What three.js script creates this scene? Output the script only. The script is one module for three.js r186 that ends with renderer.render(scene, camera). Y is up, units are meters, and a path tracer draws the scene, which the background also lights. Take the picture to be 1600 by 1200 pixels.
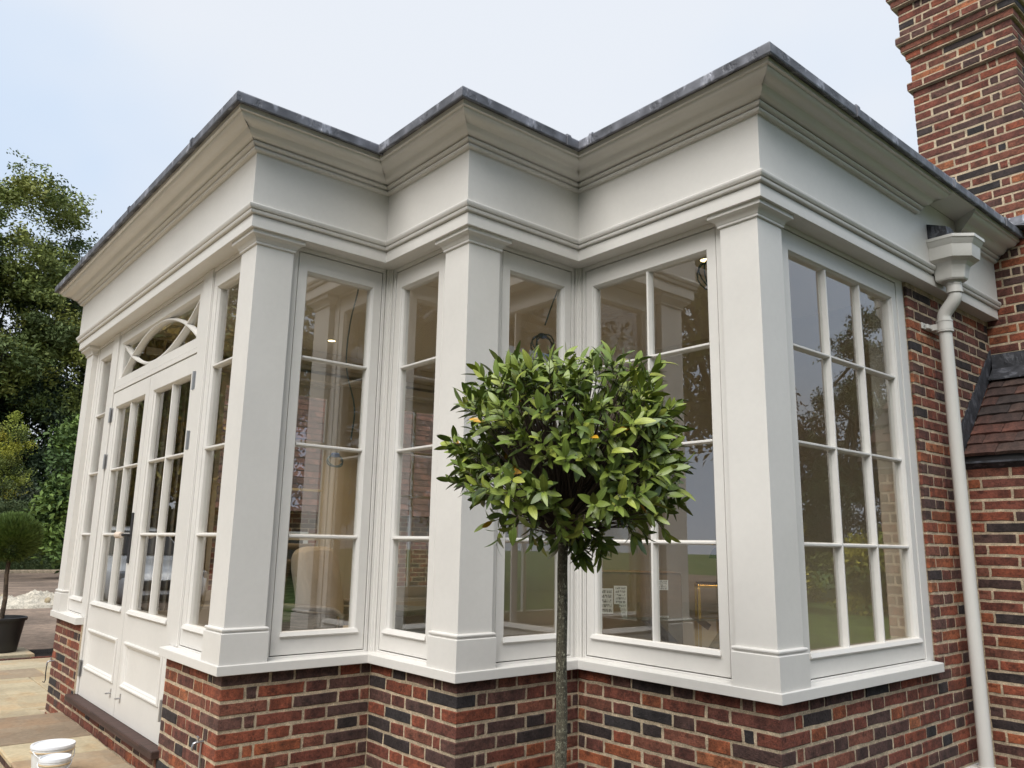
import * as THREE from 'three';
import { mergeGeometries, toCreasedNormals } from 'three/addons/utils/BufferGeometryUtils.js';

// ------------------------------------------------------------------ camera, sky, sun, exposure
const LIFT = 0.70;                                   // everything is built with the sill's underside at y = 0, then lifted so that the terrace is y = 0
const scene = new THREE.Scene();
const camera = new THREE.PerspectiveCamera(51.817, 4 / 3, 0.05, 400);
const camBasis = new THREE.Matrix4().makeBasis(
  new THREE.Vector3(0.7611422, 0.0173569, 0.6483528),
  new THREE.Vector3(-0.1428361, 0.9795851, 0.1414600),
  new THREE.Vector3(-0.6326614, -0.2002794, 0.7480827));
camera.quaternion.setFromRotationMatrix(camBasis);
camera.position.set(-1.32308, 0.57601, 3.50676);

function rng(seed) { let a = seed >>> 0; return () => { a = (a + 0x6D2B79F5) | 0; let t = Math.imul(a ^ (a >>> 15), 1 | a); t = (t + Math.imul(t ^ (t >>> 7), 61 | t)) ^ t; return ((t ^ (t >>> 14)) >>> 0) / 4294967296; }; }
const lerp = (a, b, t) => a + (b - a) * t, clamp = (x, a, b) => Math.min(b, Math.max(a, x)), sstep = (a, b, x) => { const t = clamp((x - a) / (b - a), 0, 1); return t * t * (3 - 2 * t); };

// tileable value noise
function noiseGrid(n, seed) { const r = rng(seed), g = new Float32Array(n * n); for (let i = 0; i < n * n; i++) g[i] = r(); return (x, y) => { const xi = Math.floor(x), yi = Math.floor(y), fx = x - xi, fy = y - yi, sx = fx * fx * (3 - 2 * fx), sy = fy * fy * (3 - 2 * fy); const at = (i, j) => g[((j % n + n) % n) * n + ((i % n + n) % n)]; return lerp(lerp(at(xi, yi), at(xi + 1, yi), sx), lerp(at(xi, yi + 1), at(xi + 1, yi + 1), sx), sy); }; }
function fbm(seed) { const g = [4, 8, 16, 32, 64, 128, 256].map((n, i) => [n, noiseGrid(n, seed * 31 + i)]); return (u, v, lo = 0, hi = 5, gain = 0.55) => { let s = 0, a = 1, t = 0; for (let i = lo; i <= hi; i++) { const [n, f] = g[i]; s += a * f(u * n, v * n); t += a; a *= gain; } return s / t; }; }

{ // overcast sky, pale blue grey with soft cloud
  const W = 512, H = 256, d = new Float32Array(W * H * 4), f = fbm(5);
  for (let j = 0; j < H; j++) for (let i = 0; i < W; i++) {
    const v = (j + 0.5) / H, el = (v - 0.5) * Math.PI, up = Math.sin(el), k = (j * W + i) * 4;
    const px = Math.cos(el) * Math.cos(i / W * 6.28318), pz = Math.cos(el) * Math.sin(i / W * 6.28318), q0 = 0.22 / (0.35 + Math.abs(up));
    const c = 0.6 * f(px * q0 + 0.5, pz * q0 + 0.5, 0, 5, 0.55) + 0.4 * f(px * q0 * 0.4 + 0.21, pz * q0 * 0.4 + 0.7, 0, 3, 0.5), w = sstep(0.40, 0.60, c), gy = sstep(0.56, 0.72, f(px * q0 * 0.7 + 0.1, pz * q0 * 0.7 + 0.3, 0, 5, 0.55));
    const blue = [0.57, 0.745, 0.99], cloud = [0.845, 0.89, 0.965], grey = [0.685, 0.73, 0.79];
    for (let q = 0; q < 3; q++) d[k + q] = lerp(lerp(blue[q], cloud[q], 0.30 + 0.70 * w), grey[q], gy * 0.9) * 0.335;
    d[k + 3] = 1;
  }
  const sky = new THREE.DataTexture(d, W, H, THREE.RGBAFormat, THREE.FloatType);
  sky.mapping = THREE.EquirectangularReflectionMapping; sky.magFilter = sky.minFilter = THREE.LinearFilter; sky.needsUpdate = true;
  scene.background = sky; scene.environment = sky;
}
const sun = new THREE.DirectionalLight(0xfffcf7, 1.5);
sun.position.set(-11.4, 15.6, 5.1); sun.target.position.set(0, 0, 0);
sun.castShadow = true; sun.shadow.radius = 95; sun.shadow.mapSize.set(2048, 2048);
Object.assign(sun.shadow.camera, { left: -14, right: 14, top: 14, bottom: -14, near: 1, far: 60 });
scene.add(sun, sun.target);
const renderer = new THREE.WebGLRenderer({ antialias: true });
renderer.setSize(1024, 768);
renderer.toneMapping = THREE.LinearToneMapping;
renderer.toneMappingExposure = 2.9;
renderer.shadowMap.enabled = true;

// ------------------------------------------------------------------ textures and materials
function tex(n, fn, { srgb = false, m = n } = {}) {
  const d = new Uint8Array(n * m * 4);
  for (let j = 0; j < m; j++) for (let i = 0; i < n; i++) { const c = fn(i / n, j / m), k = (j * n + i) * 4; d[k] = clamp(c[0] * 255, 0, 255); d[k + 1] = clamp(c[1] * 255, 0, 255); d[k + 2] = clamp(c[2] * 255, 0, 255); d[k + 3] = c[3] === undefined ? 255 : c[3] * 255; }
  const t = new THREE.DataTexture(d, n, m); t.wrapS = t.wrapT = THREE.RepeatWrapping; t.magFilter = t.minFilter = THREE.LinearFilter; if (srgb) t.colorSpace = THREE.SRGBColorSpace; t.needsUpdate = true; return t;
}
const rep = (t, x, y = x) => { const c = t.clone(); c.repeat.set(x, y); c.needsUpdate = true; return c; };
const g3 = (v) => [v, v, v];
const nA = fbm(1), nB = fbm(2), nC = fbm(3), nD = fbm(4);
const L = (r, g, b) => new THREE.Color().setRGB(r, g, b);
const M = {};
// painted joinery: nearly flat, faint brush relief
const brushTex = tex(512, (u, v) => g3(0.6 * nA(u, v * 0.25, 3, 6) + 0.4 * nB(u, v, 0, 3)));
const paintCol = tex(256, (u, v) => { const s = 0.965 + 0.05 * (nC(u, v, 0, 5) - 0.5) + 0.02 * nD(u, v, 4, 6); return [s, s * 0.998, s * 0.993]; }, { srgb: true });
M.paint = new THREE.MeshStandardMaterial({ color: L(0.71, 0.69, 0.66), map: rep(paintCol, 0.9), roughness: 0.42, roughnessMap: null, bumpMap: rep(brushTex, 3), bumpScale: 0.00012 });
M.cream = new THREE.MeshStandardMaterial({ color: L(0.62, 0.57, 0.49), map: rep(paintCol, 0.5), roughness: 0.7 });
M.ceil = new THREE.MeshStandardMaterial({ color: L(0.76, 0.72, 0.65), roughness: 0.85 });
const leadTex = tex(512, (u, v) => { const a = nA(u, v, 1, 6), b = nB(u, v * 0.5, 2, 6), s = 0.62 + 0.5 * (a - 0.5) + 0.35 * sstep(0.56, 0.75, b); return [s, s, s * 1.03]; }, { srgb: true });
M.lead = new THREE.MeshStandardMaterial({ color: L(0.36, 0.367, 0.39), map: rep(leadTex, 1.4), roughness: 0.55, metalness: 0.25, bumpMap: rep(leadTex, 2.5), bumpScale: 0.004 });
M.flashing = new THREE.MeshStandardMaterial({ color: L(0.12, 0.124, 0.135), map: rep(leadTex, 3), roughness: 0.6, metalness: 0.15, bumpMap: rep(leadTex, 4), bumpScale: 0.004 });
// bricks
const brickTex = tex(1024, (u, v) => {
  const grain = nA(u, v, 4, 6, 0.8), blot = nB(u, v, 2, 5), streak = nC(u * 0.5, v, 3, 6), pit = nD(u, v, 5, 6, 0.9);
  let s = 0.72 + 0.42 * (grain - 0.5) + 0.5 * (blot - 0.5) + 0.22 * (streak - 0.5); if (pit > 0.71) s *= 0.72;
  const dust = sstep(0.66, 0.74, nD(u, v, 3, 6, 0.75)) * 0.38;
  return [lerp(s, 0.86, dust), lerp(s * 0.985, 0.92, dust), lerp(s * 0.97, 1.0, dust)];
}, { srgb: true });
const brickBump = tex(1024, (u, v) => g3(0.55 * nA(u, v, 3, 6, 0.8) + 0.45 * nD(u, v, 5, 6, 0.9)));
const brickCols = [[0.46, 0.140, 0.060], [0.365, 0.102, 0.053], [0.28, 0.086, 0.055], [0.228, 0.080, 0.058], [0.188, 0.088, 0.070], [0.130, 0.070, 0.060], [0.066, 0.047, 0.046], [0.050, 0.043, 0.046], [0.54, 0.195, 0.088], [0.315, 0.115, 0.073]];
const brickWeight = [3.5, 7, 8, 7, 6, 4, 3.2, 1.8, 1.6, 6];
M.bricks = brickCols.map((c) => new THREE.MeshStandardMaterial({ color: L(...c), map: brickTex, roughness: 0.9, bumpMap: brickBump, bumpScale: 0.004 }));
const mortarTex = tex(512, (u, v) => { const s = 0.74 + 0.42 * (nA(u, v, 4, 6, 0.85) - 0.5) + 0.3 * (nB(u, v, 1, 4) - 0.5); return [s, s * 0.985, s * 0.96]; }, { srgb: true });
M.mortar = new THREE.MeshStandardMaterial({ color: L(1.0, 0.83, 0.61), map: rep(mortarTex, 4), roughness: 0.96, bumpMap: rep(mortarTex, 6), bumpScale: 0.007 });
M.glass = new THREE.MeshPhysicalMaterial({ color: L(0.93, 0.95, 0.94), roughness: 0, metalness: 0, transmission: 1, thickness: 0, ior: 2.6, specularIntensity: 1 });
M.steel = new THREE.MeshStandardMaterial({ color: L(0.50, 0.50, 0.51), roughness: 0.32, metalness: 0.9 });
M.black = new THREE.MeshStandardMaterial({ color: L(0.02, 0.02, 0.022), roughness: 0.5 });
M.pipe = new THREE.MeshStandardMaterial({ color: L(0.62, 0.605, 0.57), roughness: 0.38, map: rep(paintCol, 1.2) });
const woodTex = tex(512, (u, v) => { const g = nA(u * 0.25, v * 4, 2, 6), s = 0.7 + 0.6 * (g - 0.5) + 0.2 * (nB(u, v, 5, 6) - 0.5); return [s, s * 0.97, s * 0.95]; }, { srgb: true });
M.threshold = new THREE.MeshStandardMaterial({ color: L(0.125, 0.068, 0.055), map: rep(woodTex, 1, 1.5), roughness: 0.65, bumpMap: rep(woodTex, 2), bumpScale: 0.001 });

// ------------------------------------------------------------------ helpers
const taken = {};
const numbered = (n) => { if (taken[n] === undefined) { taken[n] = 0; return n; } taken[n]++; return n + '_' + String(taken[n]).padStart(3, '0'); };
function thing(name, label, category, group, kind) { const o = new THREE.Group(); o.name = numbered(name); o.userData = { label, category }; if (group) o.userData.group = group; if (kind) o.userData.kind = kind; scene.add(o); return o; }
function setting(name, geo, mat) { const m = new THREE.Mesh(geo, mat); m.name = name; m.userData.kind = 'structure'; scene.add(m); return m; }
function mesh(name, geo, mat, parent) { const m = new THREE.Mesh(geo, mat); m.name = name; parent.add(m); return m; }
function grp(name, parent) { const g = new THREE.Group(); g.name = name; parent.add(g); return g; }
const V3 = (x, y, z) => new THREE.Vector3(x, y, z);
// uv in metres by dominant axis
function boxUV(geo) {
  const p = geo.attributes.position, n = geo.attributes.normal, uv = new Float32Array(p.count * 2);
  for (let i = 0; i < p.count; i++) { const ax = Math.abs(n.getX(i)), ay = Math.abs(n.getY(i)), az = Math.abs(n.getZ(i)), x = p.getX(i), y = p.getY(i), z = p.getZ(i); let a, b; if (ay >= ax && ay >= az) { a = x; b = z; } else if (ax >= az) { a = z; b = y; } else { a = x; b = y; } uv[2 * i] = a; uv[2 * i + 1] = b; }
  geo.setAttribute('uv', new THREE.BufferAttribute(uv, 2)); return geo;
}
function fromTris(pos, crease = 0.6) { let g = new THREE.BufferGeometry(); g.setAttribute('position', new THREE.Float32BufferAttribute(pos, 3)); g.computeVertexNormals(); if (crease !== null) g = toCreasedNormals(g, crease); return boxUV(g); }
const tri = (P, a, b, c) => P.push(...a, ...b, ...c), quad = (P, a, b, c, d) => { tri(P, a, b, c); tri(P, a, c, d); };
// chamfered box by extents
function cbox(x0, x1, y0, y1, z0, z1, c = 0.002) {
  const P = [], X = [x0, x1], Y = [y0, y1], Z = [z0, z1]; c = Math.min(c, (x1 - x0) * 0.4, (y1 - y0) * 0.4, (z1 - z0) * 0.4);
  const at = (i, j, k, ax) => [X[i] + (ax === 0 ? 0 : i ? -c : c), Y[j] + (ax === 1 ? 0 : j ? -c : c), Z[k] + (ax === 2 ? 0 : k ? -c : c)];
  const face = (a, b, cc, d, flip) => flip ? quad(P, a, d, cc, b) : quad(P, a, b, cc, d);
  for (const s of [0, 1]) {
    face(at(s, 0, 0, 0), at(s, 1, 0, 0), at(s, 1, 1, 0), at(s, 0, 1, 0), !s);
    face(at(0, s, 0, 1), at(0, s, 1, 1), at(1, s, 1, 1), at(1, s, 0, 1), !s);
    face(at(0, 0, s, 2), at(1, 0, s, 2), at(1, 1, s, 2), at(0, 1, s, 2), !s);
  }
  if (c > 0) {
    for (const i of [0, 1]) for (const j of [0, 1]) { face(at(i, j, 0, 0), at(i, j, 1, 0), at(i, j, 1, 1), at(i, j, 0, 1), i === j); face(at(0, i, j, 1), at(1, i, j, 1), at(1, i, j, 2), at(0, i, j, 2), i === j); face(at(i, 0, j, 0), at(i, 1, j, 0), at(i, 1, j, 2), at(i, 0, j, 2), i !== j); }
    for (const i of [0, 1]) for (const j of [0, 1]) for (const k of [0, 1]) { const a = at(i, j, k, 0), b = at(i, j, k, 1), d = at(i, j, k, 2); (i + j + k) % 2 ? tri(P, a, b, d) : tri(P, a, d, b); }
  }
  const g = new THREE.BufferGeometry(); g.setAttribute('position', new THREE.Float32BufferAttribute(P, 3)); g.computeVertexNormals();
  // outward check
  return boxUV(fixOut(g));
}
function fixOut(g) { // for convex shapes: turn triangles outward
  g.computeBoundingBox(); const c = g.boundingBox.getCenter(V3()), p = g.attributes.position, a = V3(), b = V3(), d = V3();
  for (let i = 0; i < p.count; i += 3) { a.fromBufferAttribute(p, i); b.fromBufferAttribute(p, i + 1); d.fromBufferAttribute(p, i + 2); const n = b.clone().sub(a).cross(d.clone().sub(a)); if (n.dot(a.clone().add(b).add(d).divideScalar(3).sub(c)) < 0) { p.setXYZ(i + 1, d.x, d.y, d.z); p.setXYZ(i + 2, b.x, b.y, b.z); } }
  g.computeVertexNormals(); return g;
}
const merge = (a) => mergeGeometries(a.map((g) => { const q = g.index ? g.toNonIndexed() : g; for (const k of Object.keys(q.attributes)) if (!['position', 'normal', 'uv'].includes(k)) q.deleteAttribute(k); return q; }));
// rings of equal length joined into a skin (each ring closed)
function skin(rings, { capA = false, capB = false, crease = 0.6, flip = false } = {}) {
  const P = [], n = rings[0].length;
  for (let r = 0; r + 1 < rings.length; r++) for (let i = 0; i < n; i++) { const j = (i + 1) % n, a = rings[r][i], b = rings[r][j], c = rings[r + 1][j], d = rings[r + 1][i]; flip ? quad(P, a, d, c, b) : quad(P, a, b, c, d); }
  const cap = (ring, rev) => { const c = [0, 1, 2].map((q) => ring.reduce((s, p) => s + p[q], 0) / n); for (let i = 0; i < n; i++) { const a = ring[i], b = ring[(i + 1) % n]; rev !== flip ? tri(P, c, b, a) : tri(P, c, a, b); } };
  if (capA) cap(rings[0], true); if (capB) cap(rings[rings.length - 1], false);
  return fromTris(P, crease);
}
function tube(pts, r0, r1 = r0, seg = 8, crease = 1.2) { // tapered tube along points
  const v = pts.map((p) => (p.isVector3 ? p : V3(...p))), rings = []; let up = V3(0.13, 0.2, 0.97).normalize();
  for (let i = 0; i < v.length; i++) {
    const t = v[Math.min(i + 1, v.length - 1)].clone().sub(v[Math.max(i - 1, 0)]).normalize(); if (Math.abs(t.dot(up)) > 0.95) up = V3(1, 0.1, 0).normalize();
    const a = up.clone().cross(t).normalize(), b = t.clone().cross(a).normalize(); up = b.clone(); if (Math.abs(t.dot(up)) > 0.9) up = V3(1, 0.1, 0);
    const r = lerp(r0, r1, i / (v.length - 1)), ring = []; for (let k = 0; k < seg; k++) { const q = k / seg * Math.PI * 2; const w = v[i].clone().addScaledVector(a, Math.cos(q) * r).addScaledVector(b, Math.sin(q) * r); ring.push([w.x, w.y, w.z]); } rings.push(ring);
  }
  return skin(rings, { capA: true, capB: true, crease });
}
function lathe(profile, seg = 32, crease = 0.7) { const g = new THREE.LatheGeometry(profile.map(([r, y]) => new THREE.Vector2(r, y)), seg); const q = toCreasedNormals(g, crease); return q; }
// plan prism: points [x,z]
function prism(pts, y0, y1) {
  const sh = new THREE.Shape(pts.map(([x, z]) => new THREE.Vector2(x, -z))), g = new THREE.ExtrudeGeometry(sh, { depth: y1 - y0, bevelEnabled: false }); g.rotateX(-Math.PI / 2); g.translate(0, y0, 0); return boxUV(g.toNonIndexed ? (g.index ? g.toNonIndexed() : g) : g);
}
// facades: local u to the right seen from outside, v up, w outward
const onX = (px) => new THREE.Matrix4().makeBasis(V3(0, 0, 1), V3(0, 1, 0), V3(-1, 0, 0)).setPosition(px, 0, 0);
const onZ = (pz) => new THREE.Matrix4().makeTranslation(0, 0, pz);
const put = (g, m) => { const q = g.clone().applyMatrix4(m); return boxUV(q); };

// ------------------------------------------------------------------ plan of the orangery (frieze plane)
const X1 = 0, X2 = 0.7423, X3 = 1.4766, Z1 = 0, Z2 = 0.7195, Z3 = 1.8044, Z0 = -3.47, X4 = 3.62, X5 = 4.2;
const ZB = 1.7244, BR = 0.08, WIN = 0.10;
// path nodes: position and corner direction (offset o is added along it)
const NODES = [[X5, Z0, 0, -1], [X1, Z0, -1, -1], [X1, Z1, -1, 1], [X2, Z1, -1, 1], [X2, Z2, -1, 1], [X3, Z2, -1, 1], [X3, Z3, -1, 1], [X5 - 0.004, Z3, 0, 1]];
// sweep a closed profile [[o,y],...] between two nodes (optionally cut)
function run(profile, na, nb, crease = 0.45) {
  const ring = ([x, z, dx, dz]) => profile.map(([o, y]) => [x + dx * o, y, z + dz * o]);
  return skin([ring(na), ring(nb)], { capA: true, capB: true, crease });
}

const orangery = thing('orangery', 'white painted timber orangery with stepped bays, deep cornice and brick plinth', 'building');

// --- entablature ------------------------------------------------------------
const PF = {
  lead: [[0.162, 2.5485], [0.1835, 2.5405], [0.1865, 2.546], [0.1860, 2.586], [0.1815, 2.5935], [0.172, 2.5965], [-0.12, 2.606], [-0.12, 2.5485]],
  cornice: [[-0.10, 2.4175], [0.001, 2.4175], [0.001, 2.4225], [0.012, 2.4225], [0.018, 2.4250], [0.022, 2.4305], [0.0225, 2.4365], [0.019, 2.4405], [0.010, 2.4412], [0.010, 2.4447], [0.024, 2.4450], [0.031, 2.4475], [0.0362, 2.4530], [0.0368, 2.4590], [0.034, 2.4625], [0.022, 2.4632], [0.022, 2.4668], [0.046, 2.4668], [0.0560, 2.4690], [0.0650, 2.4735], [0.0720, 2.4810], [0.0765, 2.4895], [0.0815, 2.4965], [0.0900, 2.5005], [0.1020, 2.5015], [0.1140, 2.5020], [0.1250, 2.5045], [0.1340, 2.5095], [0.1400, 2.5165], [0.1430, 2.5240], [0.1430, 2.5270], [0.1580, 2.5272], [0.1585, 2.5485], [-0.10, 2.5485]],
  frieze: [[-0.22, 2.150], [0, 2.150], [0, 2.4205], [-0.22, 2.4205]],
  mould: [[-0.10, 2.108], [-0.014, 2.108], [-0.014, 2.1115], [-0.001, 2.1118], [0.004, 2.1145], [0.0072, 2.120], [0.0080, 2.1265], [0.002, 2.1285], [0.002, 2.1318], [0.0115, 2.1330], [0.0165, 2.1405], [0.0185, 2.1455], [0.0185, 2.1535], [0.016, 2.1575], [-0.10, 2.1605]],
  arch: [[-0.30, 2.048], [-0.0105, 2.048], [-0.0085, 2.050], [-0.0085, 2.108], [-0.30, 2.108]],
};
PF.friezeB = [[-0.22, 2.1605], [0, 2.1605], [0, 2.4174], [-0.22, 2.4174]];
for (let i = 0; i + 1 < NODES.length; i++) {
  const a = NODES[i], b = NODES[i + 1], last = i === 6;
  mesh('lead_capping', run(PF.lead, a, b), M.lead, orangery);
  mesh('frieze', run(PF.friezeB, a, b), M.paint, orangery);
  mesh('architrave', run(PF.arch, a, b), M.paint, orangery);
  if (!last) { mesh('cornice', run(PF.cornice, a, b), M.paint, orangery); mesh('architrave_moulding', run(PF.mould, a, b), M.paint, orangery); } else {
    // the cornice stops with mitred returns either side of the rainwater hopper
    const cut = (x, dx) => [x, Z3, dx, 1];
    mesh('cornice', run(PF.cornice, a, cut(3.03, 0.78)), M.paint, orangery); mesh('cornice', run(PF.cornice, cut(3.60, -0.78), b), M.paint, orangery);
    mesh('architrave_moulding', run(PF.mould, a, cut(3.20, 0.3)), M.paint, orangery); mesh('architrave_moulding', run(PF.mould, cut(3.40, -0.3), b), M.paint, orangery);
    mesh('frieze_backing', cbox(3.0, 3.65, 2.4176, 2.5400, Z3 - 0.03, Z3 - 0.0005, 0), M.paint, orangery);
    mesh('soffit_board', cbox(3.03, 3.60, 2.5405, 2.5485, Z3, Z3 + 0.16, 0.001), M.paint, orangery);
  }
}
{ // welted laps in the lead capping
  const laps = [[0, -0.42], [0, -1.55], [0, -2.75], [1, 0.575], [2, 0.11], [3, 1.22], [3, 1.385], [4, 0.99], [5, 2.02], [5, 3.115], [5, 3.9]];
  const along = [[X1, 'x'], [Z1, 'z'], [X2, 'x'], [Z2, 'z'], [X3, 'x'], [Z3, 'z']], r = rng(9);
  for (const [k, s] of laps) {
    const w = 0.018 + 0.012 * r(), prof = [[0.1855, 2.537], [0.1915, 2.539], [0.1925, 2.588], [0.187, 2.5985], [0.05, 2.606], [0.05, 2.600], [0.18, 2.592]];
    const [p, ax] = along[k], skew = (r() - 0.5) * 0.01;
    const ring = (t) => prof.map(([o, y]) => ax === 'x' ? [p - o, y, t + (y - 2.56) * skew * 10] : [t + (y - 2.56) * skew * 10, y, p + o]);
    mesh('lead_lap', skin([ring(s - w / 2), ring(s + w / 2)], { capA: true, capB: true, flip: ax === 'x' ? false : false, crease: 0.5 }), M.lead, orangery);
  }
}
// flat roof, ceiling, floor
const planPts = (o) => [[X5 - 0.004, Z0 - o], [X1 - o, Z0 - o], [X1 - o, Z1 + o], [X2 - o, Z1 + o], [X2 - o, Z2 + o], [X3 - o, Z2 + o], [X3 - o, Z3 + o], [X5 - 0.004, Z3 + o]];
mesh('flat_roof', prism(planPts(-0.119), 2.50, 2.603), M.lead, orangery);
mesh('ceiling', prism(planPts(-0.225), 2.32, 2.345), M.ceil, orangery);
mesh('interior_cornice', merge([0, 1, 2, 3, 4, 5, 6].map((i) => run([[-0.222, 2.20], [-0.222, 2.318], [-0.33, 2.318], [-0.315, 2.295], [-0.27, 2.265], [-0.25, 2.22], [-0.24, 2.20]].reverse(), NODES[i], NODES[i + 1]))), M.cream, orangery);
M.floor = new THREE.MeshStandardMaterial({ color: L(0.60, 0.53, 0.43), map: rep(mortarTex, 0.7), roughness: 0.45 });
mesh('floor', prism(planPts(-0.33), -0.49, -0.452), M.floor, orangery);

// --- sills -------------------------------------------------------------------
{
  const s = [[-0.26, 0], [-0.0425, 0], [-0.0405, 0.002], [-0.0405, 0.0395], [-0.0425, 0.0428], [-0.0450, 0.0434], [-0.11, 0.047], [-0.26, 0.047]];
  const N = NODES; mesh('sill', run(s, [X1, -0.835, -1, 0], N[2]), M.paint, orangery);
  for (let i = 2; i < 6; i++) mesh('sill', run(s, N[i], N[i + 1]), M.paint, orangery);
  mesh('sill', run(s, N[6], [2.992, Z3, 0, 1]), M.paint, orangery);
  mesh('sill', run(s, N[1], [X1, -2.635, -1, 0]), M.paint, orangery);
  mesh('sill', run(s, [X5 - 0.01, Z0, 0, -1], N[1]), M.paint, orangery);
}
// --- pilasters -----------------------------------------------------------------
function pilaster(x0, x1, z0, z1) {
  const p = grp('pilaster', orangery);
  const sq = (o, y) => [[x0 - o, y, z1 + o], [x1 + o, y, z1 + o], [x1 + o, y, z0 - o], [x0 - o, y, z0 - o]];
  const ring = (list) => skin(list.map(([o, y]) => sq(o, y)), { capA: true, capB: true, crease: 0.35 });
  mesh('shaft', ring([[0, 0.196], [0, 1.992]]), M.paint, p);
  mesh('base', ring([[0.0145, 0.0445], [0.0145, 0.1725], [0.0125, 0.1755], [0.0045, 0.1765], [0.0045, 0.1805], [0.0095, 0.1820], [0.0125, 0.1865], [0.0125, 0.1915], [0.009, 0.1960], [-0.002, 0.1975]]), M.paint, p);
  mesh('capital', ring([[-0.002, 1.9865], [0.006, 1.9865], [0.009, 1.9895], [0.009, 1.9965], [0.0075, 1.9985], [0.011, 2.002], [0.0135, 2.008], [0.019, 2.0165], [0.028, 2.0235], [0.038, 2.0275], [0.040, 2.029], [0.040, 2.0478]]), M.paint, p);
  return p;
}
const PW = 0.19, PO = 0.064;
pilaster(X1 + PO, X1 + PO + PW, Z1 - PO - PW, Z1 - PO);
pilaster(X2 + PO, X2 + PO + PW, Z2 - PO - PW, Z2 - PO);
pilaster(X3 + PO, X3 + PO + PW, Z3 - PO - PW, Z3 - PO);
pilaster(X1 + PO, X1 + PO + PW, Z0 + PO, Z0 + PO + PW);
// --- re-entrant corner posts with beads ---------------------------------------------
for (const [vx, vz] of [[X2, Z1], [X3, Z2]]) {
  const ax = vx + WIN, az = vz - WIN; // inner corner of the two window planes
  // plan profile as seen from outside, small steps either side of the corner
  const leg = [[0.0435, 0.003], [0.0350, 0.003], [0.0345, -0.007], [0.0295, -0.007], [0.0290, 0.008], [0.0185, 0.008], [0.0180, 0.015], [0.0152, 0.015]];
  const pts = [...leg.map(([d, w]) => [ax - d, az + w]), ...leg.slice().reverse().map(([d, w]) => [ax - w, az + d]), [ax + 0.08, az + 0.0435], [ax + 0.08, az - 0.08], [ax - 0.0435, az - 0.08]];
  mesh('corner_post', prism(pts, 0.0455, 2.0475), M.paint, orangery);
}
// --- windows -------------------------------------------------------------------
const rectRing = (u0, u1, v0, v1, w) => [[u0, v0, w], [u1, v0, w], [u1, v1, w], [u0, v1, w]];
function ringed(list) { return skin(list.map((a) => rectRing(...a)), { crease: 0.35 }); }
function bar(u0, u1, v0, v1, wb, wf, horiz) { // glazing bar with splayed nose
  const P = []; const h = (horiz ? v1 - v0 : u1 - u0) / 2, c = horiz ? (v0 + v1) / 2 : (u0 + u1) / 2;
  const sec = [[-h, wb], [-h, wb + 0.006], [-h * 0.5, wf - 0.002], [-h * 0.32, wf], [h * 0.32, wf], [h * 0.5, wf - 0.002], [h, wb + 0.006], [h, wb]];
  const ring = (t) => sec.map(([d, w]) => horiz ? [t, c + d, w] : [c + d, t, w]);
  return skin(horiz ? [ring(u0), ring(u1)] : [ring(v0), ring(v1)], { capA: true, capB: true, crease: 0.5, flip: horiz });
}
const ROWS = [0.603, 1.046, 1.486];
function glazing(parent, mat, [u0, u1, v0, v1], cols, rowsAt, wg = -0.036, wf = -0.012) {
  const bw = 0.0225, us = [], vs = [v0, ...rowsAt, v1];
  for (let c = 0; c <= cols; c++) us.push(lerp(u0, u1, c / cols));
  for (let c = 1; c < cols; c++) mesh('glazing_bar', put(bar(us[c] - bw / 2, us[c] + bw / 2, v0, v1, wg - 0.012, wf, false), mat), M.paint, parent);
  for (const y of rowsAt) mesh('glazing_bar', put(bar(u0, u1, y - bw / 2, y + bw / 2, wg - 0.014, wf - 0.0015, true), mat), M.paint, parent);
  for (let c = 0; c < cols; c++) for (let r = 0; r + 1 < vs.length; r++) {
    const P = []; quad(P, [us[c], vs[r], wg], [us[c + 1], vs[r], wg], [us[c + 1], vs[r + 1], wg], [us[c], vs[r + 1], wg]);
    mesh('pane', put(fromTris(P, null), mat), M.glass, parent);
  }
}
function bead(u0, u1, v, mat, parent, name = 'glazing_bead') { // weathered bottom bead
  const sec = [[-0.013, -0.004], [-0.013, 0.008], [-0.008, 0.0115], [0.009, 0.0025], [0.013, -0.016], [0.0, -0.022]];
  const ring = (t, k) => sec.map(([y, w]) => [t + k * Math.max(0, w) * 0.7, v + y, w]);
  mesh(name, put(skin([ring(u0, -1), ring(u1, 1)], { capA: true, capB: true, crease: 0.5, flip: true }), mat), M.paint, parent);
}
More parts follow.
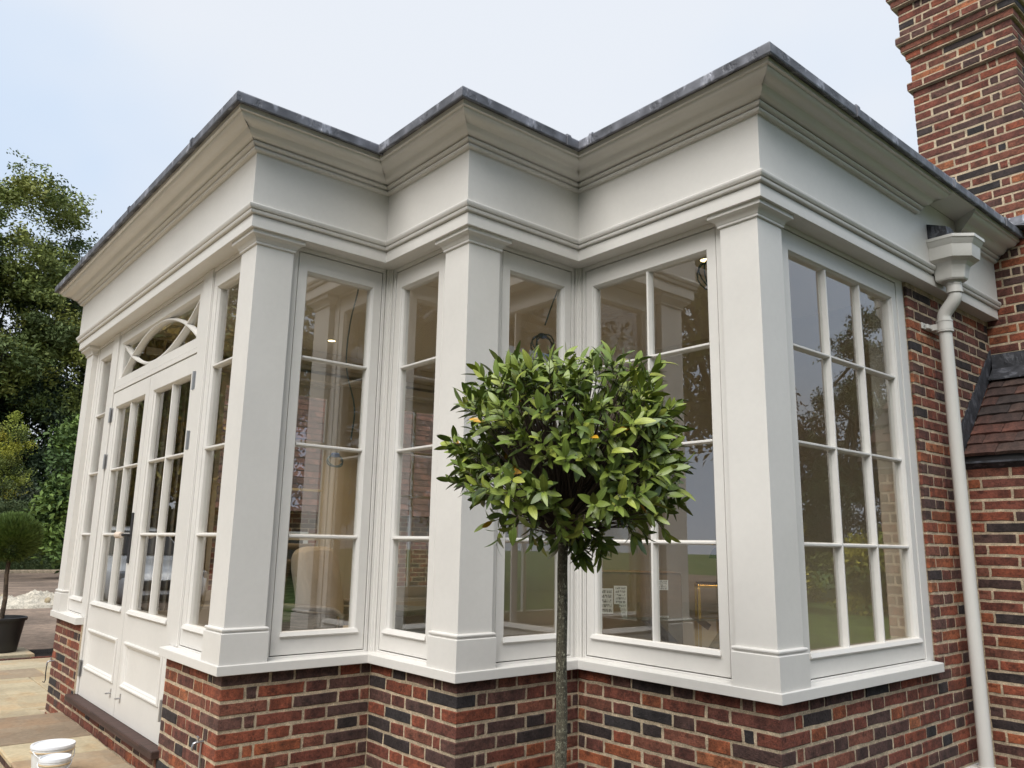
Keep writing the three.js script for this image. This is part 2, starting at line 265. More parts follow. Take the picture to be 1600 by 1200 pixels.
function sashWindow(mat, sash, open, cols, fr, name = 'window') {
  const w = grp(name, orangery), [a, b, c, d] = sash, [e, f, g, h] = open, G = 0.0045;
  mesh('frame', put(ringed([[fr[0], fr[1], fr[2], fr[3], -0.085], [fr[0], fr[1], fr[2], fr[3], 0.001], [a - G - 0.002, b + G + 0.002, c - G - 0.002, d + G + 0.002, 0.001], [a - G, b + G, c - G, d + G, -0.001], [a - G, b + G, c - G, d + G, -0.085], [fr[0], fr[1], fr[2], fr[3], -0.085]]), mat), M.paint, w);
  mesh('rebate', put(ringed([[a - 0.012, b + 0.012, c - 0.012, d + 0.012, -0.05], [a - 0.012, b + 0.012, c - 0.012, d + 0.012, -0.042], [a + 0.02, b - 0.02, c + 0.02, d - 0.02, -0.042], [a + 0.02, b - 0.02, c + 0.02, d - 0.02, -0.05]]), mat), M.paint, w);
  mesh('sash', put(ringed([[a, b, c, d, -0.041], [a, b, c, d, -0.004], [a + 0.0015, b - 0.0015, c + 0.0015, d - 0.0015, -0.0025], [e, f, g, h, -0.0025], [e + 0.0035, f - 0.0035, g + 0.0035, h - 0.0035, -0.0055], [e + 0.004, f - 0.004, g + 0.004, h - 0.004, -0.010], [e + 0.009, f - 0.009, g + 0.009, h - 0.009, -0.0155], [e + 0.012, f - 0.012, g + 0.012, h - 0.012, -0.0215], [e + 0.012, f - 0.012, g + 0.012, h - 0.012, -0.052], [a + 0.022, b - 0.022, c + 0.022, d - 0.022, -0.052]]), mat), M.paint, w);
  glazing(w, mat, [e + 0.012, f - 0.012, g + 0.012, h - 0.012], cols, ROWS);
  bead(e - 0.004, f + 0.004, g + 0.004, mat, w);
  return w;
}
const Y0 = 0.060, Y1 = 2.021, G0 = 0.148, G1 = 1.931, FB = 0.0465, FT = 2.0475;
const mA = onX(X1 + WIN), mB = onZ(Z1 - WIN), mC = onX(X2 + WIN), mD = onZ(Z2 - WIN), mE = onX(X3 + WIN), mF = onZ(Z3 - WIN);
sashWindow(mB, [0.303, 0.788, Y0, Y1], [0.349, 0.740, G0, G1], 1, [X1 + PO + PW + 0.001, X2 + WIN - 0.0445, FB, FT]);
sashWindow(mC, [-0.0445, 0.403, Y0, Y1], [0.003, 0.356, G0, G1], 1, [Z1 - WIN + 0.0445, Z2 - PO - PW - 0.001, FB, FT]);
sashWindow(mD, [1.048, 1.522, Y0, Y1], [1.095, 1.478, G0, G1], 1, [X2 + PO + PW + 0.001, X3 + WIN - 0.0445, FB, FT]);
sashWindow(mE, [0.675, 1.496, Y0, Y1], [0.720, 1.448, G0, G1], 2, [Z2 - WIN + 0.0445, Z3 - PO - PW - 0.001, FB, FT]);
sashWindow(mF, [1.797, 2.936, Y0, Y1], [1.845, 2.888, G0, G1], 3, [X3 + PO + PW + 0.001, 3.0215, FB, FT]);
const zc = -1.735, mir = (a, b) => [2 * zc - b, 2 * zc - a];
const sideR = [-0.725, -0.305], sideL = mir(...sideR);
for (const [s, fr] of [[sideR, [-0.735, Z1 - PO - PW - 0.001]], [sideL, mir(-0.735, Z1 - PO - PW - 0.001)]])
  sashWindow(mA, [s[0], s[1], Y0, Y1], [s[0] + 0.046, s[1] - 0.046, G0, G1], 1, [fr[0], fr[1], FB, FT], 'sidelight');
// mullions either side of the doors, head and threshold
for (const [a, b] of [[-0.872, -0.736], mir(-0.872, -0.736)]) mesh('door_post', put(merge([cbox(a, b, 0.0475, FT, -0.085, 0.0075, 0.003), cbox(a + (a < zc ? 0.045 : 0), b - (a < zc ? 0 : 0.045), -0.4445, 0.0475, -0.085, 0.006, 0.002)]), mA), M.paint, orangery);
{ // fanlight over the doors: two crossing bows in a rectangular frame
  const w = grp('fanlight', orangery), a = -2.592, b = -0.878, c = 1.612, d = 2.021, e = a + 0.062, f = b - 0.062, g = 1.688, h = 1.952;
  mesh('frame', put(ringed([[a - 0.003, b + 0.003, c - 0.012, FT, -0.085], [a - 0.003, b + 0.003, c - 0.012, FT, 0.001], [a + 0.004, b - 0.004, c + 0.016, d, 0.001], [a + 0.004, b - 0.004, c + 0.016, d, -0.010], [a + 0.008, b - 0.008, c + 0.020, d - 0.004, -0.010], [a + 0.008, b - 0.008, c + 0.020, d - 0.004, -0.0025], [e, f, g, h, -0.0025], [e + 0.004, f - 0.004, g + 0.004, h - 0.004, -0.007], [e + 0.012, f - 0.012, g + 0.012, h - 0.012, -0.020], [e + 0.012, f - 0.012, g + 0.012, h - 0.012, -0.085], [a - 0.003, b + 0.003, c - 0.012, FT, -0.085]]), mA), M.paint, w);
  const U0 = e + 0.010, U1 = f - 0.010, V0 = g + 0.010, V1 = h - 0.010;
  const bow = (s) => { const pts = []; for (let i = 0; i <= 28; i++) { const t = i / 28, k = 4 * t * (1 - t); pts.push([lerp(U0, U1, t), s > 0 ? V0 + (V1 - V0) * k : V1 - (V1 - V0) * k]); } return pts; };
  for (const s of [1, -1]) {
    const pts = bow(s), dw = s > 0 ? 0 : -0.0012, rings = pts.map(([u, v], i) => { const q = pts[Math.max(0, i - 1)], r = pts[Math.min(28, i + 1)], l = Math.hypot(r[0] - q[0], r[1] - q[1]), nx = -(r[1] - q[1]) / l, ny = (r[0] - q[0]) / l; return [[-0.011, -0.048], [-0.011, -0.031], [-0.0045, -0.013], [0.0045, -0.013], [0.011, -0.031], [0.011, -0.048]].map(([o, ww]) => [u + nx * o, v + ny * o, ww + dw]); });
    mesh('glazing_bar', put(skin(rings, { capA: true, capB: true, crease: 0.5, flip: true }), mA), M.paint, w);
  }
  const P = []; quad(P, [U0, V0, -0.037], [U1, V0, -0.037], [U1, V1, -0.037], [U0, V1, -0.037]); mesh('pane', put(fromTris(P, null), mA), M.glass, w);
}
for (const [a, b, hingeRight] of [[-1.7322, -0.8790, true], [-2.591, -1.7378, false]]) { // the pair of doors
  const dr = grp('door', orangery), y0 = -0.4435, y1 = 1.592, e = a + 0.078, f = b - 0.078;
  const sh = new THREE.Shape([[a, y0], [b, y0], [b, y1], [a, y1]].map((p) => new THREE.Vector2(...p)));
  for (const [q, r] of [[0.148, 1.489], [-0.268, -0.018]]) sh.holes.push(new THREE.Path([[e, q], [e, r], [f, r], [f, q]].map((p) => new THREE.Vector2(...p))));
  const lf = new THREE.ExtrudeGeometry(sh, { depth: 0.044, bevelEnabled: false }); lf.translate(0, 0, -0.047);
  mesh('leaf', put(lf, mA), M.paint, dr);
  mesh('moulding', put(ringed([[e, f, 0.148, 1.489, -0.003], [e + 0.004, f - 0.004, 0.152, 1.485, -0.006], [e + 0.005, f - 0.005, 0.153, 1.484, -0.012], [e + 0.012, f - 0.012, 0.160, 1.477, -0.020], [e + 0.012, f - 0.012, 0.160, 1.477, -0.047], [e, f, 0.148, 1.489, -0.047]]), mA), M.paint, dr);
  glazing(dr, mA, [e + 0.012, f - 0.012, 0.160, 1.477], 2, [0.603, 1.044]);
  bead(e - 0.004, f + 0.004, 0.152, mA, dr);
  mesh('panel', put(ringed([[e - 0.002, f + 0.002, -0.270, -0.016, -0.004], [e - 0.002, f + 0.002, -0.270, -0.016, 0.004], [e + 0.003, f - 0.003, -0.265, -0.021, 0.007], [e + 0.010, f - 0.010, -0.258, -0.028, 0.007], [e + 0.014, f - 0.014, -0.254, -0.032, 0.0025], [e + 0.018, f - 0.018, -0.250, -0.036, -0.001], [e + 0.024, f - 0.024, -0.244, -0.042, -0.003], [e + 0.032, f - 0.032, -0.236, -0.050, -0.012], [e + 0.036, f - 0.036, -0.232, -0.054, -0.013]]), mA), M.paint, dr);
  mesh('panel', put(cbox(e + 0.03, f - 0.03, -0.24, -0.046, -0.024, -0.0132, 0), mA), M.paint, dr);
  const hu = hingeRight ? b : a, k = hingeRight ? -1 : 1;
  for (const hy of [1.435, 1.105, -0.275]) mesh('hinge', put(merge([cbox(Math.min(hu + k * 0.004, hu + k * 0.028), Math.max(hu + k * 0.004, hu + k * 0.028), hy - 0.05, hy + 0.05, -0.004, 0.0005, 0.0005), cbox(Math.min(hu - k * 0.030, hu - k * 0.004), Math.max(hu - k * 0.030, hu - k * 0.004), hy - 0.05, hy + 0.05, 0.004, 0.009, 0.0005), tube([[hu, hy - 0.052, 0.010], [hu, hy + 0.052, 0.010]], 0.0065, 0.0065, 10)]), mA), M.steel, dr);
  const bu = hingeRight ? a + 0.10 : b - 0.10;
  mesh('bolt_knob', put(merge([cbox(bu - 0.008, bu + 0.008, -0.352, -0.302, -0.003, 0.001, 0.001), tube([[bu, -0.327, 0], [bu, -0.327, 0.016], [bu - 0.016, -0.331, 0.020], [bu - 0.024, -0.331, 0.020]], 0.0045, 0.004, 8)]), mA), M.steel, dr);
  if (!hingeRight) {
    const du = b - 0.036;
    mesh('handle', put(merge([cbox(du - 0.016, du + 0.016, 0.43, 0.735, -0.003, 0.006, 0.003), tube([[du, 0.60, 0.004], [du, 0.60, 0.044], [du - 0.03, 0.60, 0.050], [du - 0.115, 0.598, 0.050]], 0.009, 0.008, 10)]), mA), M.black, dr);
    M.wrap = new THREE.MeshStandardMaterial({ color: L(0.62, 0.52, 0.44), roughness: 0.7, map: paintCol });
    const rings = []; for (let i = 0; i <= 9; i++) { const ring = []; for (let j = 0; j < 9; j++) { const q = j / 9 * Math.PI * 2, rr = 0.014 + 0.006 * nA(i * 0.13, j * 0.11, 0, 3) + 0.004 * Math.sin(i * 2.1); ring.push([du - 0.128 + i * 0.013, 0.598 + Math.cos(q) * rr, 0.050 + Math.sin(q) * rr]); } rings.push(ring); }
    mesh('protective_wrap', put(skin(rings, { capA: true, capB: true, crease: 0.4 }), mA), M.wrap, dr);
  }
}
mesh('threshold', cbox(0.040, 0.148, -0.486, -0.4465, -2.672, -0.800, 0.004), M.threshold, orangery);

// ------------------------------------------------------------------ brickwork
const GA = 0.0612, JT = -0.0562;                      // course height, height of the first bed joint
const bH = GA - 0.0124, bS = 0.2192, bHd = 0.1062, bQ = 0.0455, jt = 0.0115;
function brickGeo(len, seed) { // front-faced brick with worn, uneven edges
  const r = rng(seed), P = [], n = [], hx = len / 2, hy = bH / 2, j = () => (r() - 0.5) * 0.0044;
  const nx = len > 0.15 ? 4 : len > 0.08 ? 3 : 2, out = [];
  for (let i = 0; i < nx; i++) out.push([lerp(-hx, hx, i / nx) + (i ? (r() - 0.5) * 0.02 : j()), -hy + j()]);
  out.push([hx + j(), -hy + j()]); out.push([hx + j(), j()]);
  for (let i = nx; i > 0; i--) out.push([lerp(-hx, hx, i / nx) + (i < nx ? (r() - 0.5) * 0.02 : j()), hy + j()]);
  out.push([-hx + j(), hy + j()]); out.push([-hx + j(), j()]);
  const tilt = (r() - 0.5) * 0.003, pro = (r() - 0.5) * 0.003, inn = out.map(([x, y]) => [x * (1 - 0.0035 / hx), y * (1 - 0.0035 / hy), pro + tilt * x / hx + (r() - 0.5) * 0.0012]);
  const mid = out.map(([x, y]) => [x, y, -0.0035 + pro]), back = out.map(([x, y]) => [x, y, -0.016]);
  const c = [0, 0, pro];
  for (let i = 0; i < out.length; i++) { const k = (i + 1) % out.length; tri(P, c, inn[i], inn[k]); quad(P, inn[i], mid[i], mid[k], inn[k]); quad(P, mid[i], back[i], back[k], mid[k]); }
  let g = new THREE.BufferGeometry(); g.setAttribute('position', new THREE.Float32BufferAttribute(P, 3)); g.computeVertexNormals(); g = toCreasedNormals(g, 0.5);
  const p = g.attributes.position, uv = [], ou = r() * 4, ov = r() * 4; for (let i = 0; i < p.count; i++) uv.push(p.getX(i) * 1.6 + ou, p.getY(i) * 1.6 + ov + p.getZ(i)); g.setAttribute('uv', new THREE.Float32BufferAttribute(uv, 2)); return g;
}
function quoinGeo(seed) { // whole brick for outside corners: length on -x.. local x, header on local z
  const r = rng(seed), g = cbox(-bS / 2, bS / 2, -bH / 2, bH / 2, -bHd, 0, 0.0035), p = g.attributes.position, seen = {};
  for (let i = 0; i < p.count; i++) { const k = [p.getX(i), p.getY(i), p.getZ(i)].map((v) => v.toFixed(4)).join(); const d = seen[k] || (seen[k] = [0, 1, 2].map(() => (r() - 0.5) * 0.0022)); p.setXYZ(i, p.getX(i) + d[0], p.getY(i) + d[1], p.getZ(i) + d[2]); }
  g.computeVertexNormals(); const q = boxUV(g), uv = q.attributes.uv, o = r() * 4; for (let i = 0; i < uv.count; i++) uv.setXY(i, uv.getX(i) * 1.6 + o, uv.getY(i) * 1.6 + o); return q;
}
const variants = {}; function geoFor(len) { const key = len.toFixed(3), set = variants[key] || (variants[key] = []); const n = len > 0.2 || Math.abs(len - bHd) < 0.002 || Math.abs(len - bQ) < 0.002 ? 7 : 2; const i = Math.floor(bRand() * n); return set[i] || (set[i] = brickGeo(len, 1000 + i * 77 + Math.round(len * 9000))); }
const bRand = rng(2024), wsum = brickWeight.reduce((a, b) => a + b, 0);
const pickBrick = (dark = 0) => { let t = bRand() * wsum; for (let i = 0; i < brickWeight.length; i++) { t -= brickWeight[i]; if (t < 0) return M.bricks[i]; } return M.bricks[2]; };
const quoins = [0, 1, 2, 3, 4].map((i) => quoinGeo(50 + i));
class BrickSet { // gathers bricks, then makes the largest in view single meshes and joins the rest
  constructor() { this.list = []; }
  add(geo, x, y, z, turn, part, mat = pickBrick()) { this.list.push({ geo, x, y, z, turn, part, mat }); }
  // one row on a face: from a corner at plan (x,z), running along d=[dx,dz], outward normal n; lengths from s0 to len
  row(x, z, d, n, y, s0, len, kind, part, keep = () => true) {
    const turn = Math.atan2(n[0], n[1]); let s = s0, seq = kind, i = 0;
    while (s < len - 0.012) {
      let l = seq[i % seq.length]; if (i >= seq.length) l = i % 2 === seq.length % 2 ? seq[seq.length - 2] : seq[seq.length - 1]; i++;
      let e = Math.min(s + l, len); if (len - e < 0.03 + jt) e = len; const ll = Math.round((e - s) * 200) / 200;
      const c = (s + e) / 2; if (ll > 0.012 && keep(c)) this.add(geoFor(Math.abs(e - s - l) < 0.002 ? l : ll), x + d[0] * c, y, z + d[1] * c, turn, part); s = e + jt;
    }
  }
  finish(maxSingle, camPos) {
    const fwd = V3(0.6326614, 0.2002794, -0.7480827), o = [], q = V3(), up = V3(-0.1428361, 0.9795851, 0.14146), rt = V3(0.7611422, 0.0173569, 0.6483528);
    for (const b of this.list) { q.set(b.x, b.y, b.z).sub(camPos); const dep = q.dot(fwd), px = q.dot(rt) / dep, py = q.dot(up) / dep; const nx = Math.sin(b.turn), nz = Math.cos(b.turn), face = -(q.x * nx + q.z * nz) / q.length(); b.size = dep > 0.2 && Math.abs(px) < 0.68 && Math.abs(py) < 0.52 && face > 0.02 ? face / (dep * dep) : -1; }
    const order = this.list.slice().sort((a, b) => b.size - a.size), rest = new Map(); let made = 0;
    for (const b of order) {
      if (made < maxSingle && b.size > 0) { const m = mesh('brick', b.geo, b.mat, b.part); m.position.set(b.x, b.y, b.z); m.rotation.y = b.turn; made++; } else { const k = b.mat; if (!rest.has(k)) rest.set(k, []); rest.get(k).push(b); }
    }
    return rest;
  }
}
function joinRest(rest, parent, name = 'further_bricks') { // remaining bricks, one part: materials as groups
  const geos = [], mats = []; const m4 = new THREE.Matrix4();
  for (const [mat, list] of rest) { geos.push(merge(list.map((b) => b.geo.clone().applyMatrix4(m4.makeRotationY(b.turn).setPosition(b.x, b.y, b.z))))); mats.push(mat); }
  if (!geos.length) return; const g = mergeGeometries(geos, true), m = mesh(name, g, mats, parent); m.userData.kind = 'stuff';
}
const plinth = grp('brick_plinth', orangery), sideWall = grp('brick_wall', orangery);
const rowA = [bS, bHd], rowB = [bHd, bQ, bS, bHd];      // from an outside corner
const OB = new BrickSet();
const COURSES = 12, yOf = (k) => JT - GA * (k - 0.5);     // k = 1 is the first full course under the top joint
function quoin(x, z, sx, sz, y, alongX, part) { // corner brick with its outer arris at plan (x,z); body goes to +sx, +sz
  const g = quoins[Math.floor(bRand() * quoins.length)];
  // local: length on x, front face z=0, body behind to -z
  if (alongX) OB_cur.add(g, x + sx * bS / 2, y, sz < 0 ? z : z + bHd, sz < 0 ? 0 : 0, part); else OB_cur.add(g, sx > 0 ? x : x, y, z + sz * bS / 2, sx > 0 ? -Math.PI / 2 : Math.PI / 2, part);
}
let OB_cur = OB;
// courses k: 0 is the cut course tucked under the sill
for (let k = 0; k <= COURSES - 1; k++) {
  const y = yOf(k), odd = k % 2 === 0, part = plinth; if (y - bH / 2 < -0.735) continue;
  for (const [cx, cz, lx, lz] of [[X1 + BR, Z1 - BR, X2 - X1, 0.75], [X2 + BR, Z2 - BR, X3 - X2, Z2 - Z1], [X3 + BR, Z3 - BR, X4 - X3 - BR, Z3 - Z2]]) {
    quoin(cx, cz, 1, -1, y, odd, part);
    // +z face runs along +x, -x face runs along -z
    OB.row(cx, cz, [1, 0], [0, 1], y, (odd ? bS : bHd) + jt, lx, odd ? [bHd, bS] : [bQ, bS, bHd], part);
    OB.row(cx, cz, [0, -1], [-1, 0], y, (odd ? bHd : bS) + jt, lz, odd ? [bQ, bS, bHd] : [bHd, bS], part);
  }
  // far pier left of the doors
  quoin(X1 + BR, Z0 + BR, 1, 1, y, odd, part);
  OB.row(X1 + BR, Z0 + BR, [0, 1], [-1, 0], y, (odd ? bHd : bS) + jt, 0.75, odd ? [bQ, bS, bHd] : [bHd, bS], part);
  if (y < -0.49) OB.row(X1 + BR + 0.003, -2.64 + jt, [0, 1], [-1, 0], y, 0, 1.81 - 2 * jt, k % 2 ? [bS, bHd] : [bHd, bS], part);
}
for (let k = 1; k <= 36; k++) { // wall to the right of the three-light window, above sill level
  const y = JT + GA * (k - 0.5) + 0; if (y - bH / 2 > 2.03) continue;
  const odd = k % 2 === 0, off = odd ? [bHd, bS] : [bS, bHd];
  if (y < 0.01) continue;
  OB.row(3.0245, ZB, [1, 0], [0, 1], y, 0, (y > 1.0 ? X5 : X4) - 3.0245, odd ? [0.075, bS, bHd] : [bHd * 1.3, bHd, bS], sideWall);
}
joinRest(OB.finish(300, camera.position), plinth);
{ // mortar cores, set 4 mm behind the brick faces; they are the walls
  const m = BR + 0.0032, bed = [];
  const W = (x0, x1, z0, z1, y0, y1) => cbox(x0, x1, y0, y1, z0, z1, 0);
  const y0 = -0.735;
  mesh('mortar', merge([W(X1 + m, X1 + 0.30, -0.832, Z1 - m, y0, 0.0), W(X1 + 0.30, X2 + m, Z1 - 0.30, Z1 - m, y0, 0), W(X2 + m, X2 + 0.30, Z1 - 0.30, Z2 - m, y0, 0), W(X2 + 0.30, X3 + m, Z2 - 0.30, Z2 - m, y0, 0), W(X3 + m, X3 + 0.30, Z2 - 0.30, Z3 - m, y0, 0), W(X3 + 0.30, X5, Z3 - 0.30, Z3 - m, y0, 0), W(X1 + m, X1 + 0.30, Z0 + m, -2.638, y0, 0), W(X1 + m + 0.003, X1 + 0.30, -2.638, -0.832, y0, -0.487), W(X1 + 0.3, X5, Z0 + m, Z0 + 0.3, y0, 0)]), M.mortar, plinth);
  mesh('mortar', W(3.030, X5, Z3 - 0.30, Z3 - m, 0.0005, 2.047), M.mortar, sideWall);
  mesh('reveal_lining', W(3.0222, 3.0295, Z3 - 0.31, Z3 - 0.185, 0.048, 2.047), M.cream, sideWall);
}
// inner linings and window boards
mesh('wall_lining', merge([0, 1, 2, 3, 4, 5, 6].filter((i) => i !== 1).map((i) => run([[-0.302, -0.452], [-0.302, 0.030], [-0.325, 0.030], [-0.325, -0.452]].reverse(), NODES[i], NODES[i + 1])).concat([cbox(X1 + 0.302, X1 + 0.325, -0.452, 0.03, -0.83, -0.3, 0), cbox(X1 + 0.302, X1 + 0.325, -0.452, 0.03, -3.17, -2.64, 0)])), M.cream, orangery);
mesh('window_board', merge([2, 3, 4, 5, 6].map((i) => run([[-0.20, 0.0475], [-0.36, 0.0475], [-0.36, 0.068], [-0.20, 0.068]], NODES[i], NODES[i + 1]))), M.paint, orangery);
mesh('house_wall', merge([cbox(X5 - 0.10, X5 - 0.004, -0.73, 2.40, Z0 + 0.05, Z3 - 0.31, 0)]), M.cream, orangery);

// ------------------------------------------------------------------ rainwater hopper and downpipe
{
  const d = thing('downpipe', 'cream painted rainwater downpipe with angular hopper head beside the three-light window', 'downpipe');
  const HX = 3.30, ZF = Z3 + 0.001;
  const oct = (hw, dp, ch, y) => [[HX - hw, y, ZF], [HX - hw, y, ZF + dp - ch], [HX - hw + ch, y, ZF + dp], [HX + hw - ch, y, ZF + dp], [HX + hw, y, ZF + dp - ch], [HX + hw, y, ZF]];
  const lv = [[0.070, 0.128, 0.045, 2.072], [0.075, 0.134, 0.047, 2.080], [0.078, 0.137, 0.048, 2.10], [0.082, 0.141, 0.050, 2.125], [0.090, 0.149, 0.054, 2.148], [0.103, 0.163, 0.060, 2.166], [0.120, 0.181, 0.068, 2.177], [0.131, 0.192, 0.073, 2.181], [0.132, 0.193, 0.073, 2.185], [0.137, 0.199, 0.075, 2.252]];
  mesh('hopper_head', skin(lv.map((a) => oct(...a)), { capA: true, crease: 0.3, flip: true }), M.pipe, d);
  mesh('hopper_rim', skin([[0.137, 0.199, 0.075, 2.250], [0.141, 0.203, 0.077, 2.256], [0.150, 0.213, 0.081, 2.275], [0.152, 0.216, 0.082, 2.281], [0.156, 0.220, 0.083, 2.283], [0.156, 0.220, 0.083, 2.300], [0.146, 0.209, 0.079, 2.300], [0.143, 0.206, 0.078, 2.262]].map((a) => oct(...a)), { crease: 0.3, flip: true }), M.pipe, d);
  const nz = Z3 + 0.067, pz = Z3 - 0.001;
  const cyl = (y0, y1, r, z = nz) => { const g = new THREE.CylinderGeometry(r, r, y1 - y0, 28); g.translate(HX, (y0 + y1) / 2, z); return g; };
  mesh('outlet_collar', merge([cyl(2.012, 2.074, 0.041), cyl(2.006, 2.014, 0.0435), cyl(2.050, 2.056, 0.0435)]), M.pipe, d);
  const neck = []; for (let i = 0; i <= 16; i++) { const t = i / 16, k = sstep(0, 1, t); neck.push([HX, lerp(2.01, 1.86, t), lerp(nz, pz, sstep(0.12, 0.88, t))]); }
  mesh('swan_neck', tube([[HX, 2.04, nz], ...neck, [HX, 1.83, pz]], 0.036, 0.036, 24), M.pipe, d);
  mesh('bracket_collar', merge([cyl(1.795, 1.855, 0.0415, pz), cyl(1.851, 1.858, 0.044, pz), cyl(1.792, 1.799, 0.044, pz), cyl(1.803, 1.809, 0.043, pz)]), M.pipe, d);
  mesh('bracket', merge([cbox(HX - 0.125, HX + 0.125, 1.806, 1.842, ZB - 0.001, ZB + 0.010, 0.003), cbox(HX - 0.03, HX + 0.03, 1.806, 1.842, ZB + 0.005, pz - 0.02, 0.002), cbox(HX - 0.085, HX - 0.03, 1.810, 1.838, ZB + 0.008, ZB + 0.024, 0.004), cbox(HX + 0.03, HX + 0.085, 1.810, 1.838, ZB + 0.008, ZB + 0.024, 0.004)]), M.pipe, d);
  mesh('pipe', merge([cyl(-0.70, 1.80, 0.034, pz)]), M.pipe, d);
  mesh('bracket', merge([cyl(0.02 - 0.55, 0.075 - 0.55, 0.0405, pz), cbox(HX - 0.10, HX + 0.10, -0.52, -0.484, ZB - 0.001, ZB + 0.012, 0.003), cbox(HX - 0.03, HX + 0.03, -0.52, -0.484, ZB + 0.005, pz - 0.02, 0.002)]), M.pipe, d);
  for (const sx of [-0.105, 0.105]) mesh('screw', (() => { const g = new THREE.CylinderGeometry(0.006, 0.006, 0.006, 10); g.rotateX(Math.PI / 2); g.translate(HX + sx, 1.824, ZB + 0.012); return g; })(), M.steel, d);
  mesh('lead_outlet', skin([[[3.17, 2.30, ZF], [3.17, 2.40, ZF], [3.24, 2.405, ZF], [3.30, 2.37, ZF], [3.32, 2.30, ZF]], [[3.17, 2.275, ZF + 0.11], [3.17, 2.36, ZF + 0.10], [3.24, 2.368, ZF + 0.10], [3.30, 2.335, ZF + 0.105], [3.32, 2.275, ZF + 0.11]]], { capA: true, capB: true, crease: 0.5 }), M.flashing, d);
}

